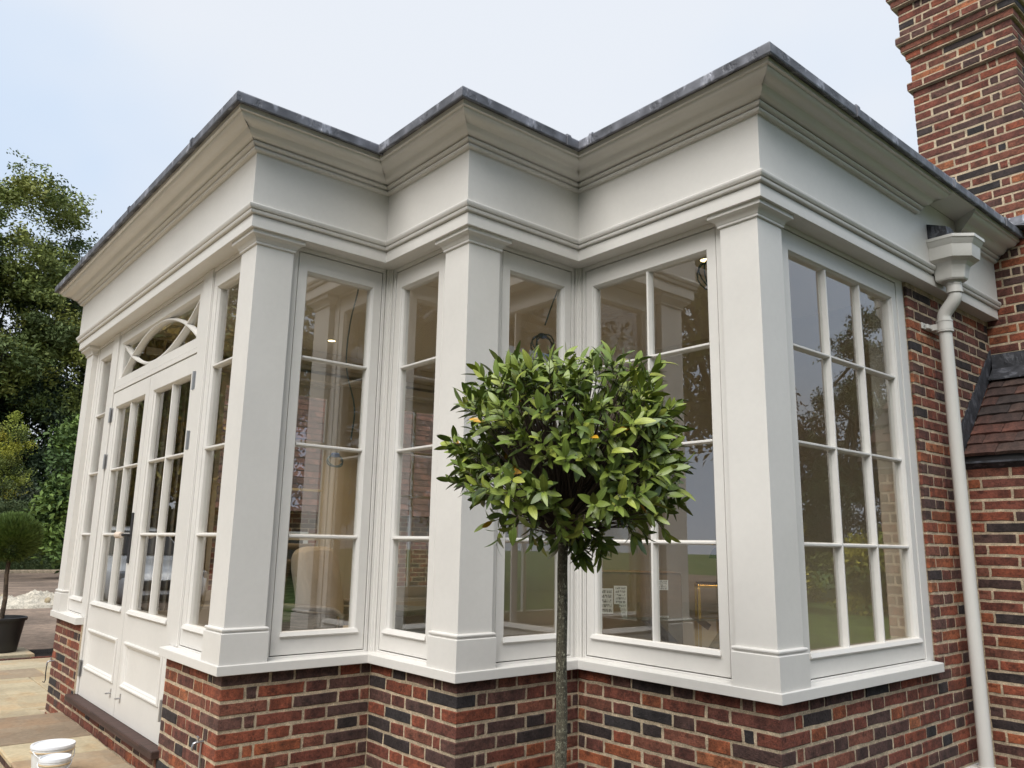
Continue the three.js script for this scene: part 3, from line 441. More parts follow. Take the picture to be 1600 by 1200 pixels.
// ------------------------------------------------------------------ the brick house: wing, tiled roof, chimney
const house = thing('brick_house', 'red brick house with corbelled chimney stack and tiled lean-to roof', 'building');
const wingWall = grp('wing_wall', house), stack = grp('chimney_stack', house), tiles = grp('tile_roof', house);
const WZ = 2.12, EAVE = 1.115, PIT = [3.575, EAVE], TOP = [4.2, 1.70];
{
  const HB = new BrickSet(); OB_cur = HB;
  for (let k = -22; k <= 13; k++) { // wing wall, facing -x
    const y = JT + 0.012 - GA * (k - 0.5); if (y + bH / 2 > EAVE + 0.03 || y < -0.735) continue; const odd = ((k % 2) + 2) % 2 === 0;
    HB.row(X4, ZB + 0.004, [0, 1], [-1, 0], y, 0, WZ - ZB, odd ? [0.062, bS, bHd] : [bS * 0.98, bHd, bS], wingWall);
    HB.row(X4, WZ, [1, 0], [0, 1], y, 0.02, 0.9, odd ? [bHd, bS] : [bS, bHd], wingWall);
  }
  mesh('mortar', cbox(X4 + 0.0032, X4 + 1.2, -0.735, EAVE + 0.05, ZB - 0.30, WZ - 0.0045, 0), M.mortar, wingWall);
  // chimney: bands of different width
  const zs = 1.407, ze = 2.065, bands = []; const y0 = 1.55;
  const nSh = Math.floor((3.845 - y0) / GA), base = 3.845 - nSh * GA;
  const prj = (y) => { const i = Math.round((y - 3.845) / GA - 0.5); if (i < 0) return 0; if (i === 0) return 0.028; if (i <= 3) return 0.0; if (i === 4) return 0.022; if (i === 5) return 0.044; if (i === 6) return 0.066; if (i <= 10) return 0.040; if (i <= 12) return 0.075 + 0.02 * (i - 11); return 0.05; };
  const core = [];
  for (let k = 0; k < nSh + 16; k++) {
    const y = base + GA * (k + 0.5), o = prj(y), odd = k % 2 === 0, x = X5 - o, a = zs - o, b = ze + o, z = V3;
    quoin(x, b, 1, -1, y, odd, stack);
    HB.row(x, b, [0, -1], [-1, 0], y, (odd ? bHd : bS) + jt, b - a - (odd ? bS : bHd) - jt, odd ? [bQ, bS, bHd] : [bHd, bS], stack);
    HB.add(quoins[k % 5], odd ? x : x + bS / 2, y, odd ? a + bS / 2 : a + bHd, odd ? -Math.PI / 2 : 0, stack);
    HB.row(x, b, [1, 0], [0, 1], y, (odd ? bS : bHd) + jt, 0.9, odd ? [bHd, bS] : [bQ, bS, bHd], stack);
    core.push(cbox(x + 0.0032, x + 0.9, y - GA / 2, y + GA / 2, a + 0.0032, b - 0.0032, 0));
  }
  mesh('mortar', merge(core), M.mortar, stack);
  joinRest(HB.finish(300, camera.position), house);
  // tiles
  const tileTex = tex(256, (u, v) => { const s = 0.6 + 0.6 * (nB(u, v, 1, 6) - 0.4) + 0.3 * (nA(u, v, 4, 6) - 0.5), l = sstep(0.62, 0.72, nC(u, v, 2, 6)) * 0.35; return [lerp(s, 0.8, l), lerp(s * 0.97, 0.8, l), lerp(s * 0.95, 0.74, l)]; }, { srgb: true });
  const tm = [[0.20, 0.098, 0.075], [0.13, 0.078, 0.066], [0.095, 0.070, 0.064], [0.26, 0.105, 0.075], [0.16, 0.10, 0.082]].map((c) => new THREE.MeshStandardMaterial({ color: L(...c), map: rep(tileTex, 2), roughness: 0.85, bumpMap: rep(brickBump, 3), bumpScale: 0.004 }));
  const r = rng(77), dx = TOP[0] - PIT[0], dy = TOP[1] - PIT[1], len = Math.hypot(dx, dy), ang = Math.atan2(dy, dx), rows = 9, gauge = len / rows, tg = [0, 1, 2, 3].map((q) => { const t = rng(q + 5), P = []; const n = 4, a = [], b = []; for (let i = 0; i <= n; i++) { const z = lerp(-0.081, 0.081, i / n), h = 0.004 * (1 - (2 * i / n - 1) ** 2) + (t() - 0.5) * 0.0015; a.push([-0.004 + (t() - 0.5) * 0.005, h, z]); b.push([0.16, h, z]); } for (let i = 0; i < n; i++) { const T = 0.019, dn = (p) => [p[0], p[1] - T, p[2]]; quad(P, a[i], a[i + 1], b[i + 1], b[i]); quad(P, dn(a[i]), dn(a[i + 1]), a[i + 1], a[i]); if (i === 0) quad(P, dn(a[0]), a[0], b[0], dn(b[0])); if (i === n - 1) quad(P, dn(a[n]), dn(b[n]), b[n], a[n]); } return fromTris(P, 0.5); });
  for (let i = 0; i < rows + 0; i++) for (let j = -1; j < 5; j++) {
    const half = i % 2 && j === -1, z = ZB + 0.010 + (j + (i % 2 ? 0.5 : 0)) * 0.165 + (half ? 0.125 : 0.0825); if ((!half && z - 0.0825 < ZB) || z > WZ + 0.1) continue;
    const m = mesh('roof_tile', tg[Math.floor(r() * 4)], tm[Math.floor(r() * tm.length)], tiles); m.position.set(PIT[0] + dx * i / rows, PIT[1] + dy * i / rows + 0.022, z + (r() - 0.5) * 0.004); m.rotation.z = ang - 0.12 + (r() - 0.5) * 0.02; m.rotation.y = (r() - 0.5) * 0.012; if (half) m.scale.z = 0.49;
  }
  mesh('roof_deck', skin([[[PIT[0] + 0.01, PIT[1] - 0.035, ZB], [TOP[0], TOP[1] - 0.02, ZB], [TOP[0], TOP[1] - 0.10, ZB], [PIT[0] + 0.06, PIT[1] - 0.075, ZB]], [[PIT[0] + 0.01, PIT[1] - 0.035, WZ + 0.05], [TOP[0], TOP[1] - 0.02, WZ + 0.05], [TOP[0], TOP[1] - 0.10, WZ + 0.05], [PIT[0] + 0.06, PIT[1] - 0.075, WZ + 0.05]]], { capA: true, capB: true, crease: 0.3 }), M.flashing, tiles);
  // stepped flashing against the orangery wall, apron flashing against the stack
  const st = [], n = 9; for (let i = 0; i <= n; i++) { const t = i / n, x = lerp(PIT[0] + 0.01, TOP[0] - 0.02, t), y = PIT[1] + 0.02 + dy * t; st.push([x, y]); }
  const sh = [[PIT[0] - 0.02, PIT[1] - 0.01]]; sh.push([TOP[0] - 0.004, TOP[1] + 0.02], [TOP[0] - 0.004, TOP[1] + 0.16]);
  for (let i = n; i > 0; i--) { const [x, y] = st[i], [xp, yp] = st[i - 1]; const yt = JT + GA * Math.round((y + 0.150 - JT) / GA); sh.push([x, yt], [x - 0.012, yt]); sh.push([xp + 0.008, JT + GA * Math.round((yp + 0.150 - JT) / GA) + 0.004]); }
  sh.push([PIT[0] - 0.02, PIT[1] + 0.12]);
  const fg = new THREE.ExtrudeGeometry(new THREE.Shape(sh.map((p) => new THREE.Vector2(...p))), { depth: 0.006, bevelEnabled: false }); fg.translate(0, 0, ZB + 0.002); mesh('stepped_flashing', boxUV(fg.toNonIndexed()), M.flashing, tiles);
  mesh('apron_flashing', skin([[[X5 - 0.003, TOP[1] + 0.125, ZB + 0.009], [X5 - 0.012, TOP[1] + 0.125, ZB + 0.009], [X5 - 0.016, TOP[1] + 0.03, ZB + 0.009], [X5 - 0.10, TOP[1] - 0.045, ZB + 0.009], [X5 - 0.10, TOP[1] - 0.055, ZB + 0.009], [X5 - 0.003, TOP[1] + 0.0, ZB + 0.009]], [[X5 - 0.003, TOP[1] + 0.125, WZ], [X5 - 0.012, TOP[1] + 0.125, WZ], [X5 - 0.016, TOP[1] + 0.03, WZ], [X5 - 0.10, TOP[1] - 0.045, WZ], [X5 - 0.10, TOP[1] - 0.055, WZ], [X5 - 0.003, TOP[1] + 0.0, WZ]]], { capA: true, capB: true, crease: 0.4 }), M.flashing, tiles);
  mesh('gutter_board', cbox(X4 - 0.022, X4 + 0.01, EAVE - 0.035, EAVE + 0.02, ZB + 0.006, WZ + 0.03, 0.002), M.black, tiles);
  mesh('cover_flashing', skin([[[X5 - 0.002, 2.70, 1.38], [X5 - 0.010, 2.70, 1.38], [X5 - 0.016, 2.62, 1.38], [X5 - 0.13, 2.606, 1.38], [X5 - 0.13, 2.600, 1.38], [X5 - 0.002, 2.600, 1.38]], [[X5 - 0.002, 2.70, 2.13], [X5 - 0.010, 2.70, 2.13], [X5 - 0.016, 2.62, 2.13], [X5 - 0.13, 2.606, 1.98], [X5 - 0.13, 2.600, 1.98], [X5 - 0.002, 2.600, 2.13]]], { capA: true, capB: true, crease: 0.4 }), M.lead, house);
}

// ------------------------------------------------------------------ ground
const grassTex = tex(512, (u, v) => { const s = nA(u, v, 1, 6, 0.7), t = nB(u, v, 4, 6, 0.9); return [0.42 + 0.5 * (s - 0.5) + 0.3 * (t - 0.5), 0.55 + 0.5 * (s - 0.5) + 0.35 * (t - 0.5), 0.22 + 0.25 * (s - 0.5)]; }, { srgb: true });
M.grass = new THREE.MeshStandardMaterial({ color: L(0.42, 0.46, 0.40), map: rep(grassTex, 0.35), roughness: 1, bumpMap: rep(grassTex, 1.3), bumpScale: 0.03 });
const sheet = (x0, x1, z0, z1, y) => { const g = new THREE.PlaneGeometry(x1 - x0, z1 - z0); g.rotateX(-Math.PI / 2); g.translate((x0 + x1) / 2, y, (z0 + z1) / 2); return boxUV(g.toNonIndexed()); };
setting('ground', sheet(-160, 160, -160, 160, -0.760), M.grass);
const driveTex = tex(512, (u, v) => { const s = 0.62 + 0.35 * (nA(u, v, 3, 6, 0.85) - 0.5) + 0.35 * (nB(u, v, 0, 4) - 0.5); return [s, s * 0.95, s * 0.9]; }, { srgb: true });
M.drive = new THREE.MeshStandardMaterial({ color: L(0.56, 0.46, 0.385), map: rep(driveTex, 0.35), roughness: 0.95, bumpMap: rep(driveTex, 2), bumpScale: 0.008 });
setting('driveway', merge([sheet(-30, 40, -31.2, -7.62, -0.742), sheet(-30, -6.52, -7.62, 9, -0.742)]), M.drive);
M.earth = new THREE.MeshStandardMaterial({ color: L(0.045, 0.033, 0.025), map: rep(driveTex, 1.5), roughness: 1, bumpMap: rep(driveTex, 3), bumpScale: 0.05 });
{
  const g = new THREE.PlaneGeometry(14, 0.95, 120, 12); g.rotateX(-Math.PI / 2); g.translate(-3, -0.722, -7.13); const p = g.attributes.position; for (let i = 0; i < p.count; i++) p.setY(i, p.getY(i) + 0.05 * (nA(p.getX(i) * 0.5, p.getZ(i) * 0.5, 2, 5) - 0.5)); g.computeVertexNormals(); setting('soil_bed', boxUV(g.toNonIndexed()), M.earth);
}
{
  const g = new THREE.PlaneGeometry(16, 9, 160, 90); g.rotateX(-Math.PI / 2); g.translate(-0.5, -0.735, 4.55); const p = g.attributes.position; for (let i = 0; i < p.count; i++) p.setY(i, p.getY(i) + 0.05 * (nB(p.getX(i) * 0.2, p.getZ(i) * 0.2, 1, 5) - 0.5)); g.computeVertexNormals(); setting('bare_earth', boxUV(g.toNonIndexed()), M.dirt = new THREE.MeshStandardMaterial({ color: L(0.10, 0.078, 0.058), map: rep(driveTex, 0.9), roughness: 1, bumpMap: rep(driveTex, 3), bumpScale: 0.02 }));
}
const stoneTex = tex(512, (u, v) => { const a = nA(u * 0.5, v, 0, 5), b = nB(u, v * 0.5, 1, 6), c = nC(u, v, 4, 6), s = 0.78 + 0.22 * (a - 0.5) + 0.12 * (c - 0.5), q = sstep(0.40, 0.68, b); return [s, s * lerp(0.975, 0.93, q), s * lerp(0.91, 0.83, q)]; }, { srgb: true });
const stoneMats = [[0.74, 0.66, 0.51], [0.71, 0.62, 0.47], [0.54, 0.445, 0.35], [0.42, 0.335, 0.265], [0.78, 0.71, 0.57]].map((c) => new THREE.MeshStandardMaterial({ color: L(...c), map: rep(stoneTex, 0.8), roughness: 0.85, bumpMap: rep(stoneTex, 1.3), bumpScale: 0.008 }));
function flag(x0, x1, z0, z1, y, th, seed) { const r = rng(seed), g = cbox(x0, x1, y - th, y, z0, z1, 0.007), p = g.attributes.position, seen = {}; for (let i = 0; i < p.count; i++) { const k = [p.getX(i), p.getY(i), p.getZ(i)].map((v) => v.toFixed(3)).join(); const d = seen[k] || (seen[k] = [0, 1, 2].map(() => (r() - 0.5))); p.setXYZ(i, p.getX(i) + d[0] * 0.008, p.getY(i) + d[1] * 0.003, p.getZ(i) + d[2] * 0.008); } g.computeVertexNormals(); return boxUV(g); }
{
  const t = new THREE.Group(); t.name = 'terrace'; t.userData.kind = 'structure'; scene.add(t);
  mesh('bedding', merge([cbox(-6.5, 0.35, -0.757, -0.712, -3.5, 0.25, 0), cbox(-6.5, 4.3, -0.757, -0.712, -6.62, -3.5, 0)]), M.mortar, t);
  const r = rng(31); let z = -6.60, row = 0; const W = [0.60, 0.75, 0.90, 1.05];
  while (z < 0.1) { const dz = [0.73, 0.58, 0.88][row % 3]; let x = -6.45; const xe = z + dz < -3.36 ? 4.2 : 0.1; while (x < xe) { let dx = W[Math.floor(r() * 4)]; if (x + dx > xe) dx = xe - x; if (dx > 0.1) { mesh('flagstone', flag(x + 0.006, x + dx - 0.006, z + 0.006, z + dz - 0.006, -0.700, 0.03, Math.floor(r() * 1e6)), stoneMats[[0, 0, 1, 4, 2][Math.floor(r() * 5)]], t); } x += dx; } z += dz; row++; }
  const eb = rng(3); for (let i = 0; i < 48; i++) { const m = mesh('edging_brick', geoFor(bS), M.bricks[[2, 3, 4, 9][Math.floor(eb() * 4)]], t); m.position.set(-6.3 + i * 0.232, -0.695, -6.655); m.rotation.x = -Math.PI / 2; }
}
{
  const s = thing('door_step', 'raised sandstone step with brick riser in front of the double doors', 'step');
  mesh('core', cbox(-0.385, 0.083, -0.70, -0.622, -2.83, -0.62, 0), M.mortar, s);
  const zz = [-2.86, -2.02, -1.62, -1.02, -0.60], mt = [3, 0, 2, 1];
  for (let i = 0; i < 4; i++) { const xs = i === 1 ? [-0.415, 0.076] : i === 3 ? [-0.415, -0.1, 0.076] : [-0.415, 0.076]; for (let j = 0; j + 1 < xs.length; j++) mesh('paving_slab', flag(xs[j] + 0.004, xs[j + 1] - 0.004, zz[i] + 0.006, zz[i + 1] - 0.006, -0.590, 0.032, 90 + i * 7 + j), stoneMats[mt[i]], s); }
  const rr = rng(8); for (let i = 0; i < 10; i++) { const m = mesh('brick', geoFor(bS), M.bricks[[2, 4, 5, 9][Math.floor(rr() * 4)]], s); m.position.set(-0.388, -0.657, -2.71 + i * 0.2305); m.rotation.y = -Math.PI / 2; }
}

// ------------------------------------------------------------------ inside the orangery
{ // far wall with two windows
  const mN = new THREE.Matrix4().makeBasis(V3(-1, 0, 0), V3(0, 1, 0), V3(0, 0, -1)).setPosition(0, 0, Z0 + WIN);
  for (const [a, b] of [[1.05, 2.25], [2.55, 3.75]]) {
    sashWindow(mN, [-b + 0.05, -a - 0.05, Y0, Y1], [-b + 0.10, -a - 0.10, G0, G1], 2, [-b, -a, FB, FT]);
  }
  mesh('end_wall', merge([[X1 + PO + PW, 1.05], [2.25, 2.55], [3.75, X5 - 0.01]].map(([a, b]) => cbox(a + 0.0005, b - 0.0005, 0.0475, 2.0475, Z0 + 0.09, Z0 + 0.24, 0.002))), M.cream, orangery);
}
const fabricTex = tex(256, (u, v) => { const s = 0.86 + 0.16 * (nA(u, v, 5, 6, 1) - 0.5) + 0.14 * (nB(u, v, 0, 4) - 0.5); return g3(s); }, { srgb: true });
{
  const c = thing('curtain', 'long grey beige curtain gathered in folds inside the far end of the orangery', 'curtain');
  M.curtain = new THREE.MeshStandardMaterial({ color: L(0.40, 0.36, 0.30), map: rep(fabricTex, 3), roughness: 0.95 });
  for (const [x0, x1, zz] of [[0.36, 1.02, -3.20]]) {
    const rings = [], n = 90; for (const y of [-0.44, 2.18]) { const f = [], k = []; for (let i = 0; i <= n; i++) { const t = i / n, x = lerp(x0, x1, t), z = zz + 0.030 * Math.sin(t * 62 + (y > 0 ? 0.0 : 0.35) + 1.5 * Math.sin(t * 9)) + 0.006 * Math.sin(t * 23); f.push([x, y, z + 0.004]); k.push([x, y, z]); } rings.push([...f, ...k.reverse()]); }
    mesh('fabric', skin(rings, { capA: false, capB: false, crease: 1.2 }), M.curtain, c);
  }
  mesh('rail', tube([[0.34, 2.195, -3.20], [1.04, 2.195, -3.20]], 0.012, 0.012, 10), M.steel, c);
}
function pad(w, h, d, puff = 0.25, seg = 10) { // cushion: box swollen in the middle
  const g = new THREE.BoxGeometry(w, h, d, seg, 6, seg), p = g.attributes.position; for (let i = 0; i < p.count; i++) { const x = p.getX(i) / (w / 2), y = p.getY(i) / (h / 2), z = p.getZ(i) / (d / 2); const r = Math.max(Math.abs(x), Math.abs(y), Math.abs(z)), q = Math.pow(Math.pow(Math.abs(x), 5) + Math.pow(Math.abs(y), 3.2) + Math.pow(Math.abs(z), 5), -0.21) * r; const e = 1 - puff * (Math.max(x * x, z * z) - 0.35) * (Math.abs(y) > 0.3 ? 1 : 0.3); p.setXYZ(i, p.getX(i) * q, p.getY(i) * q * e + h * 0.16 * (nA(x * 0.3 + 0.5, z * 0.3 + 0.5, 0, 3) - 0.5), p.getZ(i) * q); } g.computeVertexNormals(); return g;
}
{
  const a = thing('armchair', 'beige cushioned armchair with grey painted wooden frame inside the orangery', 'armchair');
  a.position.set(1.36, -0.452, -1.42); a.rotation.y = 0.52; a.scale.set(0.86, 0.93, 0.86);
  M.linen = new THREE.MeshStandardMaterial({ color: L(0.58, 0.50, 0.40), map: rep(fabricTex, 2), roughness: 0.95, bumpMap: rep(fabricTex, 4), bumpScale: 0.003 });
  M.frame = new THREE.MeshStandardMaterial({ color: L(0.42, 0.38, 0.33), map: rep(woodTex, 2), roughness: 0.6 });
  const seat = pad(0.60, 0.17, 0.60); seat.translate(0, 0.42, 0.04); mesh('seat_cushion', seat, M.linen, a);
  const back = pad(0.54, 0.17, 0.60, 0.14); back.rotateX(Math.PI / 2 - 0.24); back.translate(0, 0.78, -0.20); mesh('back_cushion', back, M.linen, a);
  mesh('seat_rail', cbox(-0.33, 0.33, 0.26, 0.34, -0.30, 0.35, 0.015), M.frame, a);
  mesh('back_frame', merge([tube([[-0.33, 0.30, -0.28], [-0.34, 0.70, -0.34], [-0.30, 1.00, -0.42], [-0.20, 1.07, -0.44], [0.20, 1.07, -0.44], [0.30, 1.00, -0.42], [0.34, 0.70, -0.34], [0.33, 0.30, -0.28]], 0.024, 0.024, 8), cbox(-0.31, 0.31, 0.34, 0.98, -0.37, -0.345, 0.01)]), M.frame, a);
  for (const s of [-1, 1]) { mesh('armrest', tube([[s * 0.335, 0.66, -0.33], [s * 0.35, 0.665, -0.05], [s * 0.355, 0.655, 0.18], [s * 0.35, 0.62, 0.25], [s * 0.345, 0.50, 0.22], [s * 0.33, 0.32, 0.27]], 0.024, 0.022, 8), M.frame, a); mesh('side_panel', cbox(s * 0.325 - 0.01, s * 0.325 + 0.01, 0.30, 0.63, -0.30, 0.19, 0.004), M.frame, a); for (const z of [-0.26, 0.31]) mesh('leg', tube([[s * 0.30, 0.28, z], [s * 0.305, 0.14, z], [s * 0.31, 0, z * 1.06]], 0.026, 0.016, 10), M.frame, a); }
}
{
  const a = thing('side_table', 'dark green cube side table in front of the armchair', 'table'); a.position.set(1.47, -0.452, -0.86); a.rotation.y = 0.4;
  M.green = new THREE.MeshStandardMaterial({ color: L(0.055, 0.066, 0.055), roughness: 0.35 });
  mesh('top', cbox(-0.19, 0.19, 0.60, 0.635, -0.19, 0.19, 0.006), M.green, a); mesh('body', cbox(-0.175, 0.175, 0.02, 0.60, -0.175, 0.175, 0.004), M.green, a); mesh('base', cbox(-0.165, 0.165, 0, 0.02, -0.165, 0.165, 0.002), M.black, a);
}
const cardTex = tex(256, (u, v) => { const s = 0.8 + 0.14 * (nA(u * 0.3, v, 3, 6) - 0.5) + 0.1 * (nB(u, v, 0, 4) - 0.5); return [s, s, s * 0.98]; }, { srgb: true });
M.card = new THREE.MeshStandardMaterial({ color: L(0.30, 0.20, 0.115), map: rep(cardTex, 1.5), roughness: 0.9 });
M.label = new THREE.MeshStandardMaterial({ color: L(0.75, 0.76, 0.76), map: tex(128, (u, v) => { const k = Math.floor(v * 16), b = k % 3 === 0 ? 1 : noiseLine(u, k); return g3(b); }, { srgb: true }), roughness: 0.6 });
function noiseLine(u, k) { return nA(u, k * 0.13, 4, 5) > 0.52 && u > 0.12 && u < 0.88 ? 0.35 : 1; }
{
  for (const [y, w, d, h, tn, lb] of [[-0.452, 0.62, 0.46, 0.42, 0.74, 'large closed cardboard box with taped lid, lower of two stacked'], [-0.032, 0.56, 0.42, 0.46, 0.80, 'cardboard box with white shipping labels, upper of two stacked']]) {
    const b = thing('cardboard_box', lb, 'box', 'cardboard boxes stacked inside'); b.position.set(2.66, y, 0.02); b.rotation.y = 0.10 - tn;
    mesh('carton', cbox(-w / 2, w / 2, 0, h - 0.004, -d / 2, d / 2, 0.006), M.card, b); mesh('flap', cbox(-w / 2 - 0.003, w / 2 + 0.003, h - 0.003, h, -d / 2 - 0.003, -0.002, 0.001), M.card, b); mesh('flap', cbox(-w / 2 - 0.003, w / 2 + 0.003, h - 0.003, h, 0.002, d / 2 + 0.003, 0.001), M.card, b);
    for (const [lx, ly, lw, lh] of [[-0.19, 0.62, 0.09, 0.15], [-0.10, 0.70, 0.08, 0.11], [0.16, 0.84, 0.07, 0.06]]) for (const sz of [-1, 1]) { const P = [], z = sz * (d / 2 + 0.0015), y0 = h * ly - lh / 2; sz > 0 ? quad(P, [lx - lw / 2, y0, z], [lx + lw / 2, y0, z], [lx + lw / 2, y0 + lh, z], [lx - lw / 2, y0 + lh, z]) : quad(P, [lx + lw / 2, y0, z], [lx - lw / 2, y0, z], [lx - lw / 2, y0 + lh, z], [lx + lw / 2, y0 + lh, z]); const g = new THREE.BufferGeometry(); g.setAttribute('position', new THREE.Float32BufferAttribute(P, 3)); g.setAttribute('uv', new THREE.Float32BufferAttribute([0, 0, 1, 0, 1, 1, 0, 0, 1, 1, 0, 1], 2)); g.computeVertexNormals(); mesh('printed_label', g, M.label, b); }
  }
}
{
  const t = thing('glass_table', 'glass topped dining table with crossed dark wooden legs', 'table'); t.position.set(2.40, -0.452, 0.72); t.rotation.y = 0.75;
  M.walnut = new THREE.MeshStandardMaterial({ color: L(0.11, 0.068, 0.042), map: rep(woodTex, 2), roughness: 0.5 });
  mesh('top', cbox(-0.60, 0.60, 0.688, 0.70, -0.42, 0.42, 0.004), new THREE.MeshPhysicalMaterial({ color: L(0.85, 0.92, 0.88), roughness: 0.02, transmission: 1, thickness: 0, ior: 1.5 }), t);
  for (const s of [-1, 1]) { mesh('leg', tube([[s * 0.42, 0, -0.30], [-s * 0.04, 0.36, 0.0], [-s * 0.44, 0.685, 0.30]], 0.028, 0.028, 4, 0.3), M.walnut, t); mesh('leg', tube([[s * 0.42, 0, 0.30], [s * 0.02, 0.34, 0.045], [-s * 0.42, 0.685, -0.30]], 0.027, 0.027, 4, 0.3), M.walnut, t); }
  mesh('stretcher', tube([[-0.45, 0.655, 0], [0.45, 0.655, 0]], 0.022, 0.022, 4, 0.3), M.walnut, t);
}
M.gold = new THREE.MeshStandardMaterial({ color: L(0.62, 0.42, 0.14), roughness: 0.3, metalness: 0.9 });
for (const [x, z, tn, h, lb] of [[2.98, 0.52, 0.7, 0.80, 'thin gold metal framed side table beside the stacked boxes'], [3.55, 0.15, 0.2, 0.62, 'low thin gold metal framed table by the inner wall']]) {
  const t = thing('gold_side_table', lb, 'table'); t.position.set(x, -0.452, z); t.rotation.y = tn; const w = 0.18, s = 0.008;
  for (const a of [-1, 1]) for (const b of [-1, 1]) mesh('leg', cbox(a * w - s, a * w + s, 0, h, b * w - s, b * w + s, 0.001), M.gold, t);
  for (const y of [0.05, h]) mesh('frame', merge([cbox(-w - s, w + s, y, y + 0.016, -w - s, -w + s, 0.001), cbox(-w - s, w + s, y, y + 0.016, w - s, w + s, 0.001), cbox(-w - s, -w + s, y, y + 0.016, -w + s, w - s, 0.001), cbox(w - s, w + s, y, y + 0.016, -w + s, w - s, 0.001)]), M.gold, t);
  mesh('top', cbox(-w, w, h + 0.0162, h + 0.022, -w, w, 0.001), M.black, t);
  if (h > 0.7) { const l = thing('table_lamp', 'small black table lamp with domed shade on the gold side table', 'lamp'); l.position.set(x, -0.452 + h + 0.022, z); mesh('base', lathe([[0, 0], [0.06, 0], [0.06, 0.012], [0.012, 0.022], [0.008, 0.03], [0.008, 0.20], [0, 0.20]]), M.black, l); mesh('shade', lathe([[0.008, 0.235], [0.045, 0.228], [0.085, 0.20], [0.105, 0.15], [0.103, 0.15], [0.083, 0.197], [0.044, 0.224], [0, 0.23]]), M.black, l); }
}
for (const [x, z, w] of [[1.82, -2.68, 'above the far windows'], [2.7, -1.35, 'above the cardboard boxes'], [1.05, -0.95, 'above the armchair'], [2.55, 0.75, 'above the glass table']]) {
  const d = thing('downlight', 'small lit recessed ceiling downlight ' + w, 'light'); d.position.set(x, 2.32, z);
  mesh('trim', lathe([[0.032, -0.0005], [0.045, -0.0005], [0.045, -0.004], [0.040, -0.006], [0.033, -0.005], [0.032, -0.0005]]), M.paint, d);
  const g = new THREE.CylinderGeometry(0.031, 0.031, 0.003, 20); g.translate(0, -0.003, 0); mesh('lens', g, new THREE.MeshStandardMaterial({ color: 0x000000, emissive: L(1, 0.78, 0.36), emissiveIntensity: 2.2 }), d);
  const s = new THREE.SpotLight(0xffd9a0, 2.2, 0, 0.75, 0.6, 2); s.position.set(x, 2.31, z); s.target.position.set(x, 0, z); s.castShadow = true; scene.add(s, s.target);
}
M.cable = new THREE.MeshStandardMaterial({ color: L(0.012, 0.085, 0.11), roughness: 0.5 }); M.tape = new THREE.MeshStandardMaterial({ color: L(0.015, 0.11, 0.33), roughness: 0.45 });
function coil(x, y, z, r, n, seed) { const q = rng(seed), pts = []; for (let i = 0; i <= n * 16; i++) { const t = i / 16 * Math.PI * 2, rr = r * (1 + 0.10 * Math.sin(t * 0.37 + seed)); pts.push([x + Math.cos(t) * rr, y - 0.25 * r + Math.sin(t) * rr * 0.8, z + 0.02 * Math.sin(t * 1.3) + 0.012 * (i / 16)]); } return pts; }
for (const [lb, drop, loop] of [['dark blue cable hanging loose from the ceiling near the armchair', [[0.93, 2.32, -0.62], [0.90, 2.10, -0.56], [0.875, 1.85, -0.60], [0.885, 1.60, -0.63], [0.95, 1.35, -0.62], [0.97, 1.18, -0.68]], [0.90, 1.06, -0.74, 0.045, 2]], ['blue cable hanging in a coil tied with tape behind the narrow bay window', [[1.78, 2.32, 0.36], [1.70, 2.10, 0.37], [1.63, 1.93, 0.36], [1.60, 1.80, 0.33]], [1.59, 1.70, 0.31, 0.075, 4]], ['green blue cable coiled close under the ceiling by the glass table', [[2.42, 2.32, 0.98], [2.38, 2.24, 0.97], [2.33, 2.20, 0.96]], [2.30, 2.12, 0.95, 0.11, 3]]]) {
  const c = thing('hanging_cable', lb, 'cable'); mesh('cable', tube(new THREE.CatmullRomCurve3(drop.map((p) => V3(...p))).getPoints(24), 0.0045, 0.0045, 6), M.cable, c);
  mesh('coil', tube(coil(...loop, 3), 0.004, 0.004, 6), M.cable, c); mesh('tape', pad(0.05, 0.028, 0.035, 0.2, 4).translate(loop[0], loop[1] + loop[3] * 0.5, loop[2] + 0.01), M.tape, c);
}

